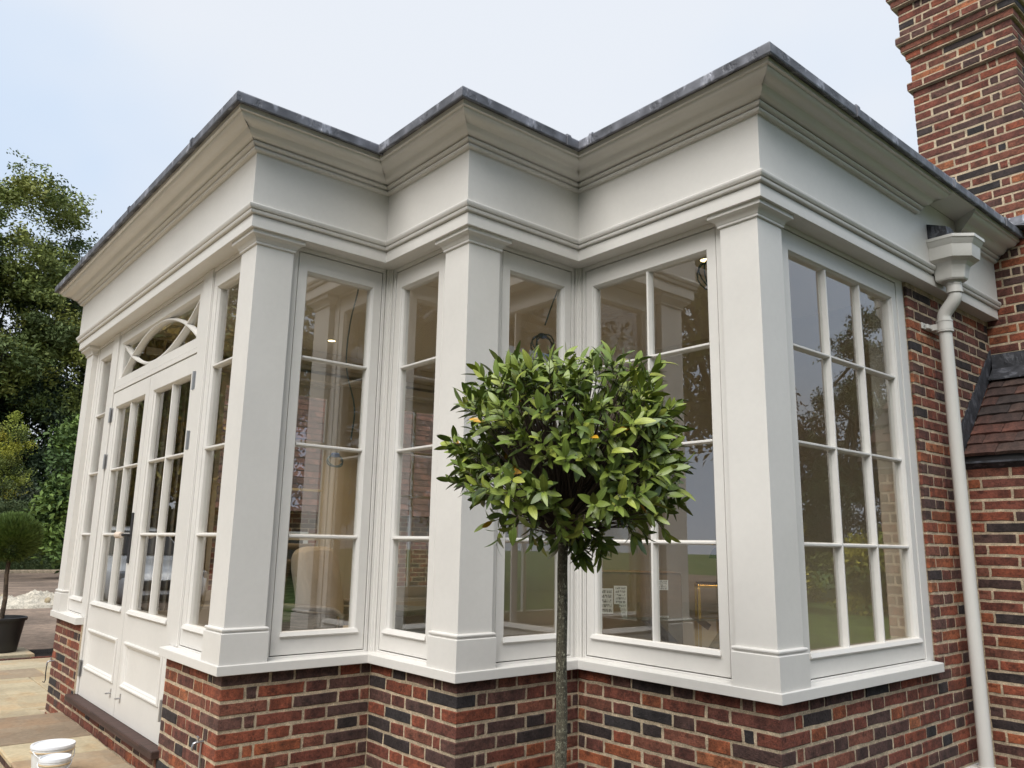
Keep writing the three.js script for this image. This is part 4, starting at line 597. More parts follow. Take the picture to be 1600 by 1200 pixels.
// ------------------------------------------------------------------ building beyond the far windows
{
  const b = thing('brick_outbuilding', 'low brick outbuilding with tile hung gable beyond the far windows', 'building');
  const pat = (nx, ny, jointCol, cols, jx, jy, seed) => { const r = rng(seed), pick = []; for (let i = 0; i < nx * ny * 2; i++) pick.push(cols[Math.floor(r() * cols.length)]); return tex(512, (u, v) => { const row = Math.floor(v * ny), uu = u * nx + (row % 2 ? 0.5 : 0), col = Math.floor(uu) % nx, fx = uu - Math.floor(uu), fy = v * ny - row, c = fx < jx || fy < jy ? jointCol : pick[row * nx + col], s = 0.85 + 0.3 * (nA(u, v, 3, 6) - 0.5) * 2; return c.map((q) => q * s); }, { srgb: true }); };
  const bt = pat(8, 24, [0.72, 0.64, 0.52], [[0.52, 0.25, 0.18], [0.45, 0.22, 0.17], [0.30, 0.20, 0.18], [0.58, 0.30, 0.2]], 0.05, 0.18, 4), tt = pat(8, 12, [0.16, 0.11, 0.1], [[0.42, 0.30, 0.26], [0.36, 0.27, 0.24], [0.48, 0.33, 0.28]], 0.03, 0.16, 6);
  mesh('wall', cbox(1.7, 6.2, -0.75, 0.95, -8.6, -5.9, 0), new THREE.MeshStandardMaterial({ map: rep(bt, 0.55, 0.68), roughness: 0.95 }), b);
  mesh('roof', skin([[[1.6, 0.95, -5.75], [1.6, 2.9, -7.25], [1.6, 0.95, -8.75]], [[6.3, 0.95, -5.75], [6.3, 2.9, -7.25], [6.3, 0.95, -8.75]]], { capA: true, capB: true, crease: 0.2 }), new THREE.MeshStandardMaterial({ map: rep(tt, 0.75, 0.9), roughness: 0.9 }), b);
  mesh('window', cbox(2.5, 3.3, -0.1, 0.7, -5.905, -5.88, 0.004), M.paint, b); for (const x of [2.72, 3.08]) mesh('pane', cbox(x - 0.15, x + 0.15, -0.04, 0.64, -5.88, -5.877, 0), M.black, b);
}

// ------------------------------------------------------------------ foliage helpers
function leafGeo(len, wid, fold, bend, seg = 4) { // pointed leaf along +y, facing +z
  const P = []; const at = (i) => { const t = i / seg, w = wid * 0.5 * Math.pow(Math.sin(Math.PI * Math.min(0.985, 0.03 + t * 0.97)), 0.68), z = -bend * t * t * len; return { l: [-w, t * len, z + fold * w], m: [0, t * len, z], r: [w, t * len, z + fold * w] }; };
  for (let i = 0; i < seg; i++) { const a = at(i), b = at(i + 1); quad(P, a.m, b.m, b.l, a.l); quad(P, a.m, a.r, b.r, b.m); }
  const g = new THREE.BufferGeometry(); g.setAttribute('position', new THREE.Float32BufferAttribute(P, 3)); g.computeVertexNormals(); const q = toCreasedNormals(g, 1.0), uv = [], p = q.attributes.position; for (let i = 0; i < p.count; i++) uv.push(p.getX(i) / wid + 0.5, p.getY(i) / len); q.setAttribute('uv', new THREE.Float32BufferAttribute(uv, 2)); return q;
}
function clusterGeo(n, size, leaf, seed) { const r = rng(seed), gs = []; for (let i = 0; i < n; i++) { const g = leafGeo(leaf * (0.7 + 0.6 * r()), leaf * 0.55, 0.25, 0.25, 2); g.applyMatrix4(new THREE.Matrix4().compose(V3((r() - 0.5) * size, (r() - 0.5) * size, (r() - 0.5) * size), new THREE.Quaternion().setFromEuler(new THREE.Euler(r() * 6.3, r() * 6.3, r() * 6.3)), V3(1, 1, 1))); gs.push(g); } return merge(gs); }
const foliageMat = (c, tr = 0.25, rough = 0.6) => new THREE.MeshPhysicalMaterial({ color: L(...c), roughness: rough, side: THREE.DoubleSide });
function crownOf(parent, blobs, count, geo, mat, tints, seed, { shell = 0.55, clump = 0.9, perClump = 26, scale = [0.7, 1.3], name = 'crown', droop = 0 } = {}) {
  const r = rng(seed), im = new THREE.InstancedMesh(geo, mat, count); im.name = name; im.userData.kind = 'stuff'; const m = new THREE.Matrix4(), q = new THREE.Quaternion(), e = new THREE.Euler(), c = new THREE.Color(); let k = 0;
  const vol = blobs.map((b) => b[3] * b[4] * b[5]), tot = vol.reduce((a, b) => a + b, 0), centers = [];
  while (k < count) {
    let t = r() * tot, bi = 0; while (t > vol[bi]) { t -= vol[bi]; bi++; } const b = blobs[bi];
    const th = r() * Math.PI * 2, cy = r() * 2 - 1, rr = lerp(shell, 1.0, Math.sqrt(r())), sr = Math.sqrt(1 - cy * cy), cx = b[0] + b[3] * rr * sr * Math.cos(th), ccy = b[1] + b[4] * rr * cy, cz = b[2] + b[5] * rr * sr * Math.sin(th), tint = tints[Math.floor(r() * tints.length)], cs = clump * (0.5 + r());
    centers.push([cx, ccy, cz]);
    for (let i = 0; i < perClump && k < count; i++) { const g = () => (r() + r() + r() - 1.5) * 0.9; const x = cx + g() * cs, z = cz + g() * cs, y = ccy + g() * cs * 0.6 - droop * Math.hypot(x - cx, z - cz); e.set(r() * 6.3, r() * 6.3, r() * 6.3); q.setFromEuler(e); const s = lerp(scale[0], scale[1], r()); m.compose(V3(x, y, z), q, V3(s, s, s)); im.setMatrixAt(k, m); const j = 0.8 + 0.4 * r(); c.setRGB(tint[0] * j, tint[1] * j, tint[2] * j); im.setColorAt(k, c); k++; }
  }
  parent.add(im); return centers;
}
const barkTex = tex(256, (u, v) => { const s = 0.6 + 0.7 * (nA(u, v * 0.3, 2, 6) - 0.5) + 0.2 * (nB(u, v, 4, 6) - 0.5); return g3(s); }, { srgb: true });
M.bark = new THREE.MeshStandardMaterial({ color: L(0.10, 0.082, 0.062), map: rep(barkTex, 1.5), roughness: 1, bumpMap: rep(barkTex, 2), bumpScale: 0.03 });
const leafMat = new THREE.MeshStandardMaterial({ color: L(1, 1, 1), roughness: 0.7, side: THREE.DoubleSide });
const cl = { broad: clusterGeo(8, 0.36, 0.15, 3), fine: clusterGeo(12, 0.34, 0.10, 5), needle: (() => { const gs = []; const r = rng(8); for (let i = 0; i < 10; i++) { const g = leafGeo(0.32, 0.05, 0.2, 0.5, 2); g.rotateX(0.9 + r() * 0.7); g.rotateY(i / 10 * 6.3 + r()); g.translate(0, (r() - 0.5) * 0.1, 0); gs.push(g); } return merge(gs); })() };
function tree(name, label, x, z, blobs, count, opt) { // blobs in local metres above ground
  const t = thing(name, label, 'tree', opt.group); t.position.set(x, -0.755, z); const r = rng(opt.seed);
  const th = opt.trunk, tr = opt.tr || 0.22; mesh('trunk', tube([[0, 0, 0], [0.1 * r(), th * 0.35, 0.1 * r()], [0.25 * (r() - 0.5), th * 0.7, 0.25 * (r() - 0.5)], [0.3 * (r() - 0.5), th, 0]], tr, tr * 0.35, 12), M.bark, t);
  if (name === 'garden_tree') t.scale.setScalar(1.35);  // out-of-view trees enlarged to block low sky and darken the cornice undersides
  const c = crownOf(t, blobs, count, cl[opt.leaf || 'broad'], leafMat, opt.tints, opt.seed, opt);
  for (let i = 0; i < (opt.limbs || 14); i++) { const e = c[Math.floor(r() * c.length)], s = th * (0.35 + 0.55 * r()), a = V3(0, s, 0), b = V3(...e); mesh('limb', tube([a, a.clone().lerp(b, 0.35).add(V3(0, 0.12 * a.distanceTo(b) * (r() - 0.2), 0)), a.clone().lerp(b, 0.7).add(V3(0, 0.1 * (r() - 0.3), 0)), b], tr * 0.34, 0.02, 7), M.bark, t); }
  return t;
}
const G_MID = [[0.150, 0.180, 0.034], [0.110, 0.145, 0.030], [0.190, 0.205, 0.038], [0.078, 0.110, 0.026]], G_DARK = [[0.030, 0.055, 0.018], [0.022, 0.042, 0.015], [0.040, 0.066, 0.020]], G_YEL = [[0.34, 0.34, 0.036], [0.25, 0.29, 0.036], [0.42, 0.37, 0.040]], G_COP = [[0.065, 0.034, 0.026], [0.05, 0.03, 0.024], [0.075, 0.05, 0.03]], G_AUT = [[0.34, 0.22, 0.022], [0.25, 0.20, 0.028], [0.12, 0.14, 0.026]];
// in view, beyond the drive
tree('broadleaf_tree', 'tall broad green tree rising above the hedge beyond the drive', 2.6, -37, [[1.2, 14.6, 0, 2.6, 3.4, 2.6], [-2.6, 13.4, 0, 3, 3.6, 3], [3.4, 11.6, 0.5, 2.4, 2.6, 2.4], [-1.0, 10.2, 0, 4, 3.6, 3.2], [3.6, 8.6, 0, 2.6, 2.4, 2.4], [4.2, 12.0, 0, 1.8, 2.0, 1.8]], 12000, { trunk: 12, tr: 0.35, seed: 11, tints: G_MID, clump: 0.8, shell: 0.55, limbs: 20, perClump: 34, scale: [0.8, 1.3] });
tree('broadleaf_tree', 'mid green tree half hidden behind the orangery eaves', 7.4, -41, [[0.6, 10.6, 0, 3.6, 4.0, 3.0], [2.6, 8.0, 0, 3, 3, 3], [-2.2, 7.0, 0, 2.6, 2.6, 2.6]], 5200, { trunk: 9, seed: 12, tints: G_MID.concat(G_DARK), clump: 0.9, shell: 0.45, scale: [0.9, 1.5] });
tree('evergreen_tree', 'dense dark evergreen tree filling the gap above the hedge', 4.6, -37.5, [[0, 5.2, 0, 3.6, 4.0, 2.2], [-4.2, 4.6, 0.4, 3.2, 3.8, 2.2], [3.4, 4.6, 0, 2.6, 3.4, 2], [-1.5, 8.0, -0.5, 3, 2.4, 2]], 8200, { trunk: 7, seed: 13, tints: G_DARK, clump: 0.8, shell: 0.4, leaf: 'fine', limbs: 18, scale: [1.0, 1.7] });
tree('golden_conifer', 'yellow green conifer bush standing in front of the dark trees', 3.4, -33.2, [[0, 1.8, 0, 1.25, 1.7, 1.1], [0.1, 3.4, 0, 0.95, 1.6, 0.9], [0.2, 5.2, 0, 0.5, 1.4, 0.5]], 3000, { trunk: 4, tr: 0.12, seed: 14, tints: G_YEL.concat(G_MID), clump: 0.42, shell: 0.5, leaf: 'fine', limbs: 6, scale: [0.5, 0.9] });
tree('laurel_bush', 'bright green glossy laurel growing tall beside the orangery corner', 4.75, -26.5, [[0, 1.8, 0, 0.8, 1.7, 0.8], [-0.1, 3.8, 0, 0.6, 1.4, 0.6]], 1500, { trunk: 3, tr: 0.07, seed: 15, tints: [[0.13, 0.20, 0.035], [0.09, 0.15, 0.03], [0.06, 0.11, 0.025]], clump: 0.4, shell: 0.5, limbs: 5 });
tree('grey_shrub', 'soft grey green shrub showing just above the clipped hedge', 4.2, -33.0, [[0, 2.2, 0, 1.5, 1.3, 0.9]], 1500, { trunk: 1.6, tr: 0.06, seed: 16, tints: [[0.075, 0.09, 0.045], [0.05, 0.066, 0.034]], clump: 0.45, shell: 0.4, leaf: 'fine', limbs: 5 });
{
  const h = thing('hedge', 'long clipped dark green hedge along the far side of the drive', 'hedge'); const X0 = -16, XE = 13, z0 = -32.2, z1 = -31.3;
  mesh('hedge_core', cbox(X0, XE, -0.75, 1.72, z0 + 0.1, z1 - 0.12, 0.1), new THREE.MeshStandardMaterial({ color: L(0.080, 0.112, 0.040), roughness: 1 }), h);
  const n = 9000, im = new THREE.InstancedMesh(cl.fine, leafMat, n), r = rng(21), m = new THREE.Matrix4(), q = new THREE.Quaternion(), c = new THREE.Color(); im.name = 'foliage'; im.userData.kind = 'stuff';
  for (let i = 0; i < n; i++) { const x = lerp(X0, XE, r()), top = r() < 0.25, y = top ? 1.74 + 0.05 * r() : lerp(-0.72, 1.78, r()), z = top ? lerp(z0, z1, r()) : z1 - 0.10 * r() - 0.03 * nA(x * 0.05, y * 0.2, 1, 4); q.setFromEuler(new THREE.Euler(r() * 6, r() * 6, r() * 6)); const s = 0.45 + 0.4 * r(); m.compose(V3(x, y, z), q, V3(s, s, s)); im.setMatrixAt(i, m); const t = [[0.075, 0.112, 0.038], [0.060, 0.092, 0.032], [0.105, 0.135, 0.046]][Math.floor(r() * 3)]; c.setRGB(...t); im.setColorAt(i, c); }
  h.add(im);
  for (const [x, z, turn, lb] of [[8, -3, Math.PI / 2, 'clipped dark green hedge closing the far side of the side drive'], [1, -5, Math.PI, 'clipped dark green hedge at the bottom of the lawn']]) { const c = h.clone(); c.name = numbered('hedge'); c.userData = { label: lb, category: 'hedge' }; c.position.set(x, 0, z); c.rotation.y = turn; scene.add(c); }
}
setting('kerb', cbox(-30, 40, -0.76, -0.62, -31.28, -31.14, 0.015), M.mortar);
// around the garden, seen in the window glass
const RG = 'garden trees round the orangery';
tree('conifer_tree', 'drooping dark conifer reflected in the three-light window', 20.5, 10.2, [[0, 2.4, 0, 1.9, 1.6, 1.9], [0, 4.6, 0, 1.4, 1.6, 1.4], [0, 6.8, 0, 0.8, 1.5, 0.8], [0, 8.3, 0, 0.3, 0.9, 0.3]], 4200, { trunk: 8.6, tr: 0.18, seed: 31, tints: G_DARK, clump: 0.42, leaf: 'fine', droop: 0.55, limbs: 16, perClump: 30, scale: [0.6, 1.1] });
tree('conifer_tree', 'second conifer with thin leader reflected beside the drooping one', 24.5, 9.4, [[0, 2.6, 0, 2.1, 1.8, 2.1], [0, 5.0, 0, 1.5, 1.8, 1.5], [0, 7.6, 0, 0.8, 1.7, 0.8], [0, 9.4, 0, 0.25, 0.9, 0.25]], 4200, { trunk: 9.8, tr: 0.2, seed: 32, tints: G_DARK, clump: 0.42, leaf: 'fine', droop: 0.55, limbs: 16, perClump: 30, scale: [0.6, 1.1] });
tree('copper_beech', 'rounded copper leaved tree reflected in the three-light window', 21.5, 15.5, [[0, 4.2, 0, 3.4, 2.8, 3.2], [2.5, 3.6, -1.5, 2.4, 2.2, 2.2]], 3200, { trunk: 4.6, seed: 33, tints: G_COP, clump: 0.8 });
for (const [i, [x, z, s]] of [[16.5, 8.0, 0.9], [19, 12.2, 1.1], [15.2, 10.6, 0.7]].entries()) tree('garden_shrub', ['round yellow green shrub in front of the conifers', 'larger yellow green shrub before the copper tree', 'low yellow green shrub at the edge of the lawn'][i], x, z, [[0, 1.0 * s, 0, 1.2 * s, 1.0 * s, 1.2 * s]], 900, { trunk: 0.8, tr: 0.05, seed: 40 + i, tints: G_YEL.concat(G_MID), clump: 0.35, leaf: 'fine', limbs: 4 });
tree('garden_tree', 'leafy green tree on the open side of the garden, away from the house', -13.5, -9.0, [[0, 6.2, 0, 3.2, 3.2, 3.2], [1.5, 8.4, 0.5, 2.2, 2.2, 2.2], [-2, 4.6, 1, 2.4, 2, 2.4]], 4200, { trunk: 7, seed: 34, tints: G_MID, clump: 0.85, group: RG });
tree('garden_tree', 'yellowing autumn tree beyond the parked car', -6.6, -25, [[0, 4.6, 0, 2.6, 2.6, 2.4], [1.2, 6.8, 0, 1.8, 1.8, 1.8], [-1.5, 3.2, 0.4, 2, 1.8, 2]], 4200, { trunk: 6, seed: 35, tints: G_AUT, clump: 0.7 });
tree('garden_tree', 'tall dark tree behind the yellowing autumn tree', -10.5, -30, [[0, 7, 0, 4, 4.6, 3], [3.2, 5.6, 0.5, 3, 4, 2.5], [-3.5, 5, 0, 3, 4, 2.5]], 6200, { trunk: 9, seed: 36, tints: G_DARK.concat(G_MID), clump: 0.9 });
tree('garden_tree', 'broad dark tree at the far end of the lawn', 6, 24, [[0, 6.2, 0, 4.4, 4.2, 3.4], [4.2, 5.0, 0, 3.2, 3.6, 3], [-4.4, 4.6, 0, 3.4, 3.6, 3]], 5200, { trunk: 7, seed: 37, tints: G_DARK.concat(G_MID), clump: 0.95 });
tree('garden_tree', 'broad green tree beside the lawn, left of the dark one', -9, 17, [[0, 5.6, 0, 4.0, 4.0, 3.4], [3.2, 4.4, 0.5, 2.8, 3, 2.6], [-3.4, 4.2, 0, 3, 3, 3]], 4600, { trunk: 7, seed: 38, tints: G_MID, clump: 0.95 });
tree('garden_tree', 'spreading green tree on the lawn edge facing the doors', -19, 3, [[0, 6, 0, 3.6, 4, 4.2], [0, 4.6, 4.2, 3, 3.2, 3], [0.5, 4.8, -4.4, 3, 3.4, 3]], 5200, { trunk: 7, seed: 39, tints: G_MID.concat(G_DARK), clump: 0.95 });

// ------------------------------------------------------------------ clipped standard bay tree in front of the bays
{
  const TX = 0.425, TZ = 1.690, t = thing('bay_tree', 'clipped standard bay tree with bare trunk in a dark pot', 'tree'); t.position.set(TX, -0.755, TZ);
  const H = 0.755, r = rng(404), C = V3(-0.030, H + 0.856, 0.055), R = V3(0.306, 0.226, 0.306);
  const lichen = tex(256, (u, v) => { const a = nA(u, v, 3, 6, 0.8), b = sstep(0.55, 0.68, nB(u, v, 3, 6, 0.7)), s = 0.42 + 0.5 * (a - 0.5); return [lerp(s, 0.74, b), lerp(s * 0.98, 0.76, b), lerp(s * 0.88, 0.70, b)]; }, { srgb: true });
  M.bayBark = new THREE.MeshStandardMaterial({ color: L(0.56, 0.51, 0.43), map: rep(lichen, 9, 5), roughness: 0.95, bumpMap: rep(lichen, 9, 5), bumpScale: 0.003 });
  M.twig = new THREE.MeshStandardMaterial({ color: L(0.085, 0.062, 0.045), roughness: 0.9 });
  const tp = [[0.004, 0.42, -0.004], [-0.002, 0.62, 0.002], [0.003, 0.82, 0.004], [-0.006, 1.0, 0.01], [-0.004, 1.15, 0.012], [-0.012, 1.29, 0.02], [-0.014, 1.40, 0.03]];
  mesh('trunk', tube(new THREE.CatmullRomCurve3(tp.map((p) => V3(...p))).getPoints(40), 0.0185, 0.0150, 16), M.bayBark, t);
  const inside = (p, k = 1) => { const x = (p.x - C.x) / (R.x * k), y = (p.y - C.y) / (R.y * k), z = (p.z - C.z) / (R.z * k); return Math.pow(Math.hypot(x, z), 4) + Math.pow(Math.abs(y), 6); };
  // limbs
  const limbs = [], top = V3(-0.014, 1.40, 0.03);
  for (let i = 0; i < 15; i++) {
    const a = i * 2.399 + r() * 0.5, el = lerp(0.15, 1.35, Math.pow(r(), 0.8)), d = V3(Math.cos(a) * Math.cos(el), Math.sin(el), Math.sin(a) * Math.cos(el)); const s = V3(-0.012, 1.33 + 0.07 * r(), 0.025); let e = s.clone(); for (let k = 0; k < 40; k++) { const n = e.clone().addScaledVector(d, 0.012); if (inside(n, 0.82) > 1) break; e = n; }
    const mid = s.clone().lerp(e, 0.5).add(V3((r() - 0.5) * 0.05, 0.03 * r() - 0.01, (r() - 0.5) * 0.05)), c = new THREE.CatmullRomCurve3([s, mid, e]).getPoints(9); limbs.push(c); mesh('branch', tube(c, 0.0085, 0.0032, 7), M.twig, t);
  }
  const tips = []; let guard = 0;
  while (tips.length < 600 && guard++ < 20000) { const th = r() * Math.PI * 2, cy = r() * 2 - 1, sr = Math.sqrt(1 - cy * cy), k = lerp(0.62, 1.02, Math.pow(r(), 0.55)); const p = V3(sr * Math.cos(th), cy, sr * Math.sin(th)); const q = Math.pow(Math.pow(Math.hypot(p.x, p.z), 4) + Math.pow(Math.abs(p.y), 6), -1 / 4.8) * k; p.multiplyScalar(q); const w = V3(C.x + p.x * R.x, C.y + p.y * R.y, C.z + p.z * R.z); if (w.y < C.y - R.y * 0.80 && r() < 0.55) continue; if (nC(th / 6.283, cy * 0.4 + 0.5, 1, 3) < 0.36) continue; tips.push(w); }
  for (let i = 0; i < 14; i++) tips.push(V3(C.x + 0.06 + 0.09 * (r() - 0.3), C.y - R.y * (0.98 + 0.22 * r()), C.z + 0.10 * (r() - 0.5)));
  const twigs = [], leaves = [];
  for (const p of tips) {
    let best = null, bd = 9; for (const c of limbs) for (let k = 2; k < c.length; k++) { const d = c[k].distanceTo(p); if (d < bd) { bd = d; best = c[k]; } }
    const mid = best.clone().lerp(p, 0.5).add(V3((r() - 0.5) * 0.035, (r() - 0.3) * 0.035, (r() - 0.5) * 0.035)); twigs.push(tube([best, mid, p], 0.0032, 0.0014, 4));
    const out = p.clone().sub(C).normalize().multiplyScalar(0.8).add(V3((r() - 0.5) * 0.9, 0.45 + 0.4 * (r() - 0.5), (r() - 0.5) * 0.9)); if (p.y < C.y - R.y * 0.85) out.y -= 1.0; out.normalize();
    const n = 5 + Math.floor(r() * 4), ln = 0.045 + 0.03 * r(), a0 = r() * 6.28; const ux = out.clone().cross(Math.abs(out.y) > 0.9 ? V3(1, 0, 0) : V3(0, 1, 0)).normalize(), uz = ux.clone().cross(out).normalize();
    twigs.push(tube([p, p.clone().addScaledVector(out, ln)], 0.0015, 0.0009, 4));
    for (let i = 0; i < n; i++) { const a = a0 + i * 2.399, open = lerp(1.15, 0.25, i / n) + (r() - 0.5) * 0.4, rad = ux.clone().multiplyScalar(Math.cos(a)).addScaledVector(uz, Math.sin(a)), dir = out.clone().multiplyScalar(Math.cos(open)).addScaledVector(rad, Math.sin(open)); dir.y -= 0.12 * r(); dir.normalize(); const nrm = out.clone().multiplyScalar(Math.sin(open)).addScaledVector(rad, -Math.cos(open)).add(V3((r() - 0.5) * 0.7, 0.35, (r() - 0.5) * 0.7)); const side = dir.clone().cross(nrm).normalize(), nn = side.clone().cross(dir).normalize(); const pos = p.clone().addScaledVector(out, ln * (i / n)), s = 0.46 + 0.42 * r(); leaves.push({ m: new THREE.Matrix4().makeBasis(side.multiplyScalar(s), dir.multiplyScalar(s), nn.multiplyScalar(s)).setPosition(pos), pos, v: Math.floor(r() * 6), c: r() }); }
  }
  mesh('twigs', merge(twigs), M.twig, t);
  const veinTex = tex(128, (u, v) => { const d = Math.abs(u - 0.5), s = 0.86 + 0.14 * (nA(u, v, 2, 5) - 0.5), vein = d < 0.025 ? 1.25 : 1, side = 1 + 0.08 * Math.cos((v * 26 - d * 16) * 3.14); return [s * vein * side, s * vein * side, s * vein * side * 0.95]; }, { srgb: true });
  const lm = [[0.235, 0.310, 0.060], [0.180, 0.255, 0.054], [0.285, 0.360, 0.074], [0.130, 0.195, 0.048], [0.40, 0.46, 0.090], [0.38, 0.42, 0.085], [0.66, 0.36, 0.03]].map((c) => new THREE.MeshPhysicalMaterial({ color: L(...c), map: veinTex, roughness: 0.36, side: THREE.DoubleSide, specularIntensity: 0.8 }));
  const lg = [leafGeo(0.074, 0.027, 0.22, 0.18, 6), leafGeo(0.066, 0.028, 0.12, 0.35, 6), leafGeo(0.080, 0.026, 0.30, 0.08, 6), leafGeo(0.060, 0.025, 0.16, -0.12, 6), leafGeo(0.070, 0.025, 0.40, 0.55, 6), leafGeo(0.076, 0.030, 0.05, 0.30, 6)];
  const pick = (c) => c < 0.30 ? 0 : c < 0.56 ? 1 : c < 0.74 ? 2 : c < 0.90 ? 3 : c < 0.968 ? 4 : c < 0.9955 ? 5 : 6;
  const eye = camera.position.clone().sub(t.position); leaves.sort((a, b) => a.pos.distanceTo(eye) - b.pos.distanceTo(eye));
  const rest = lm.map(() => []);
  leaves.forEach((l, i) => { const k = pick(l.c); if (i < 300) { const m = mesh('leaf', lg[l.v], lm[k], t); l.m.decompose(m.position, m.quaternion, m.scale); } else rest[k].push(lg[l.v].clone().applyMatrix4(l.m)); });
  { const gs = [], ms = []; rest.forEach((a, i) => { if (a.length) { gs.push(merge(a)); ms.push(lm[i]); } }); const m = mesh('foliage', mergeGeometries(gs, true), ms, t); m.userData.kind = 'stuff'; }
  M.pot = new THREE.MeshStandardMaterial({ color: L(0.018, 0.021, 0.030), roughness: 0.55 });
  mesh('pot', lathe([[0, 0.003], [0.125, 0.003], [0.13, 0.01], [0.165, 0.575], [0.182, 0.578], [0.186, 0.585], [0.186, 0.628], [0.180, 0.635], [0.166, 0.634], [0.160, 0.56], [0, 0.555]], 40), M.pot, t);
  mesh('potting_soil', lathe([[0.158, 0.560], [0.10, 0.585], [0, 0.592]], 24), M.earth, t);
}
{ // potted ball tree at the edge of the terrace
  const t = thing('topiary_tree', 'ball headed topiary on a thin trunk in a black plastic pot', 'tree'); t.position.set(0.29, -0.70, -7.14); const H = 0.0;
  mesh('trunk', tube([[0.0, 0.30, 0], [0.012, 0.6, 0], [-0.01, 0.85, 0.01], [0.0, 1.12, 0]], 0.026, 0.022, 10), new THREE.MeshStandardMaterial({ color: L(0.26, 0.19, 0.13), map: rep(barkTex, 4), roughness: 0.95 }), t);
  mesh('pot', lathe([[0, 0.03], [0.185, 0.03], [0.19, 0.04], [0.235, 0.36], [0.25, 0.362], [0.256, 0.37], [0.256, 0.395], [0.248, 0.40], [0.232, 0.398], [0.225, 0.34], [0, 0.335]], 36), M.black, t);
  mesh('potting_soil', lathe([[0.222, 0.345], [0.1, 0.36], [0, 0.362]], 20), M.earth, t);
  const n = 9500, g = leafGeo(0.060, 0.012, 0.3, 0.1, 2), im = new THREE.InstancedMesh(g, leafMat, n), r = rng(66), m = new THREE.Matrix4(), c = new THREE.Color(); im.name = 'foliage'; im.userData.kind = 'stuff';
  for (let i = 0; i < n; i++) { const th = r() * 6.283, cy = r() * 2 - 1, sr = Math.sqrt(1 - cy * cy), d = V3(sr * Math.cos(th), cy, sr * Math.sin(th)), k = 0.265 * Math.pow(r(), 0.22), pos = d.clone().multiplyScalar(k); pos.y *= 0.92; pos.y += 1.27; const dir = d.clone().add(V3((r() - 0.5) * 0.9, 0.5 + (r() - 0.5) * 0.5, (r() - 0.5) * 0.9)).normalize(), q = new THREE.Quaternion().setFromUnitVectors(V3(0, 1, 0), dir), s = 0.7 + 0.5 * r(); m.compose(pos, q, V3(s, s, s)); im.setMatrixAt(i, m); const v = 0.75 + 0.5 * r(); c.setRGB(0.095 * v, 0.150 * v, 0.028 * v); im.setColorAt(i, c); }
  t.add(im);
  const s = thing('stone_slab', 'pale stone slab lying flat beneath the black topiary pot', 'slab'); mesh('slab', flag(-0.30, 0.60, -7.42, -6.78, -0.672, 0.045, 5), stoneMats[4], s);
}
{ // rubble and dust sheets on the drive
  const p = thing('rubble_heap', 'low heap of pale crumpled sheeting and rubble on the drive', 'rubble'); p.position.set(2.05, -0.742, -14.9);
  const g = new THREE.PlaneGeometry(2.4, 1.7, 60, 44); g.rotateX(-Math.PI / 2); const q = g.attributes.position; for (let i = 0; i < q.count; i++) { const x = q.getX(i), z = q.getZ(i), f = Math.max(0, 1 - Math.hypot(x / 1.2, z / 0.85)); q.setY(i, (f > 0 ? 0.02 : -0.02) + (f > 0 ? 0.30 : 0) * Math.sqrt(f) * Math.pow(nA(x * 0.3 + 0.5, z * 0.3 + 0.5, 1, 5, 0.75), 1.6) * 1.5); } g.computeVertexNormals(); mesh('sheeting', boxUV(g.toNonIndexed()), new THREE.MeshStandardMaterial({ color: L(0.92, 0.86, 0.74), map: rep(mortarTex, 1), roughness: 0.95 }), p);
  const r = rng(71); for (let i = 0; i < 34; i++) { const s = 0.03 + 0.06 * r(), m = mesh('stone', new THREE.IcosahedronGeometry(s, 1), [stoneMats[4], stoneMats[1], M.earth][Math.floor(r() * 3)], p); m.position.set((r() - 0.5) * 2.5, 0.05 + 0.1 * r(), (r() - 0.5) * 1.6); m.rotation.set(r() * 6, r() * 6, r() * 6); m.scale.y = 0.6; }
  const d = new THREE.SphereGeometry(1, 24, 8, 0, Math.PI * 2, 0, Math.PI / 2); d.scale(0.9, 0.16, 0.5); const dp = d.attributes.position; for (let i = 0; i < dp.count; i++) dp.setY(i, dp.getY(i) * (0.6 + 0.8 * nB(dp.getX(i) * 0.4 + 0.5, dp.getZ(i) * 0.4 + 0.5, 2, 5))); d.computeVertexNormals(); d.translate(0.7, 0, -0.75); mesh('soil', boxUV(d.toNonIndexed()), M.earth, p);
}
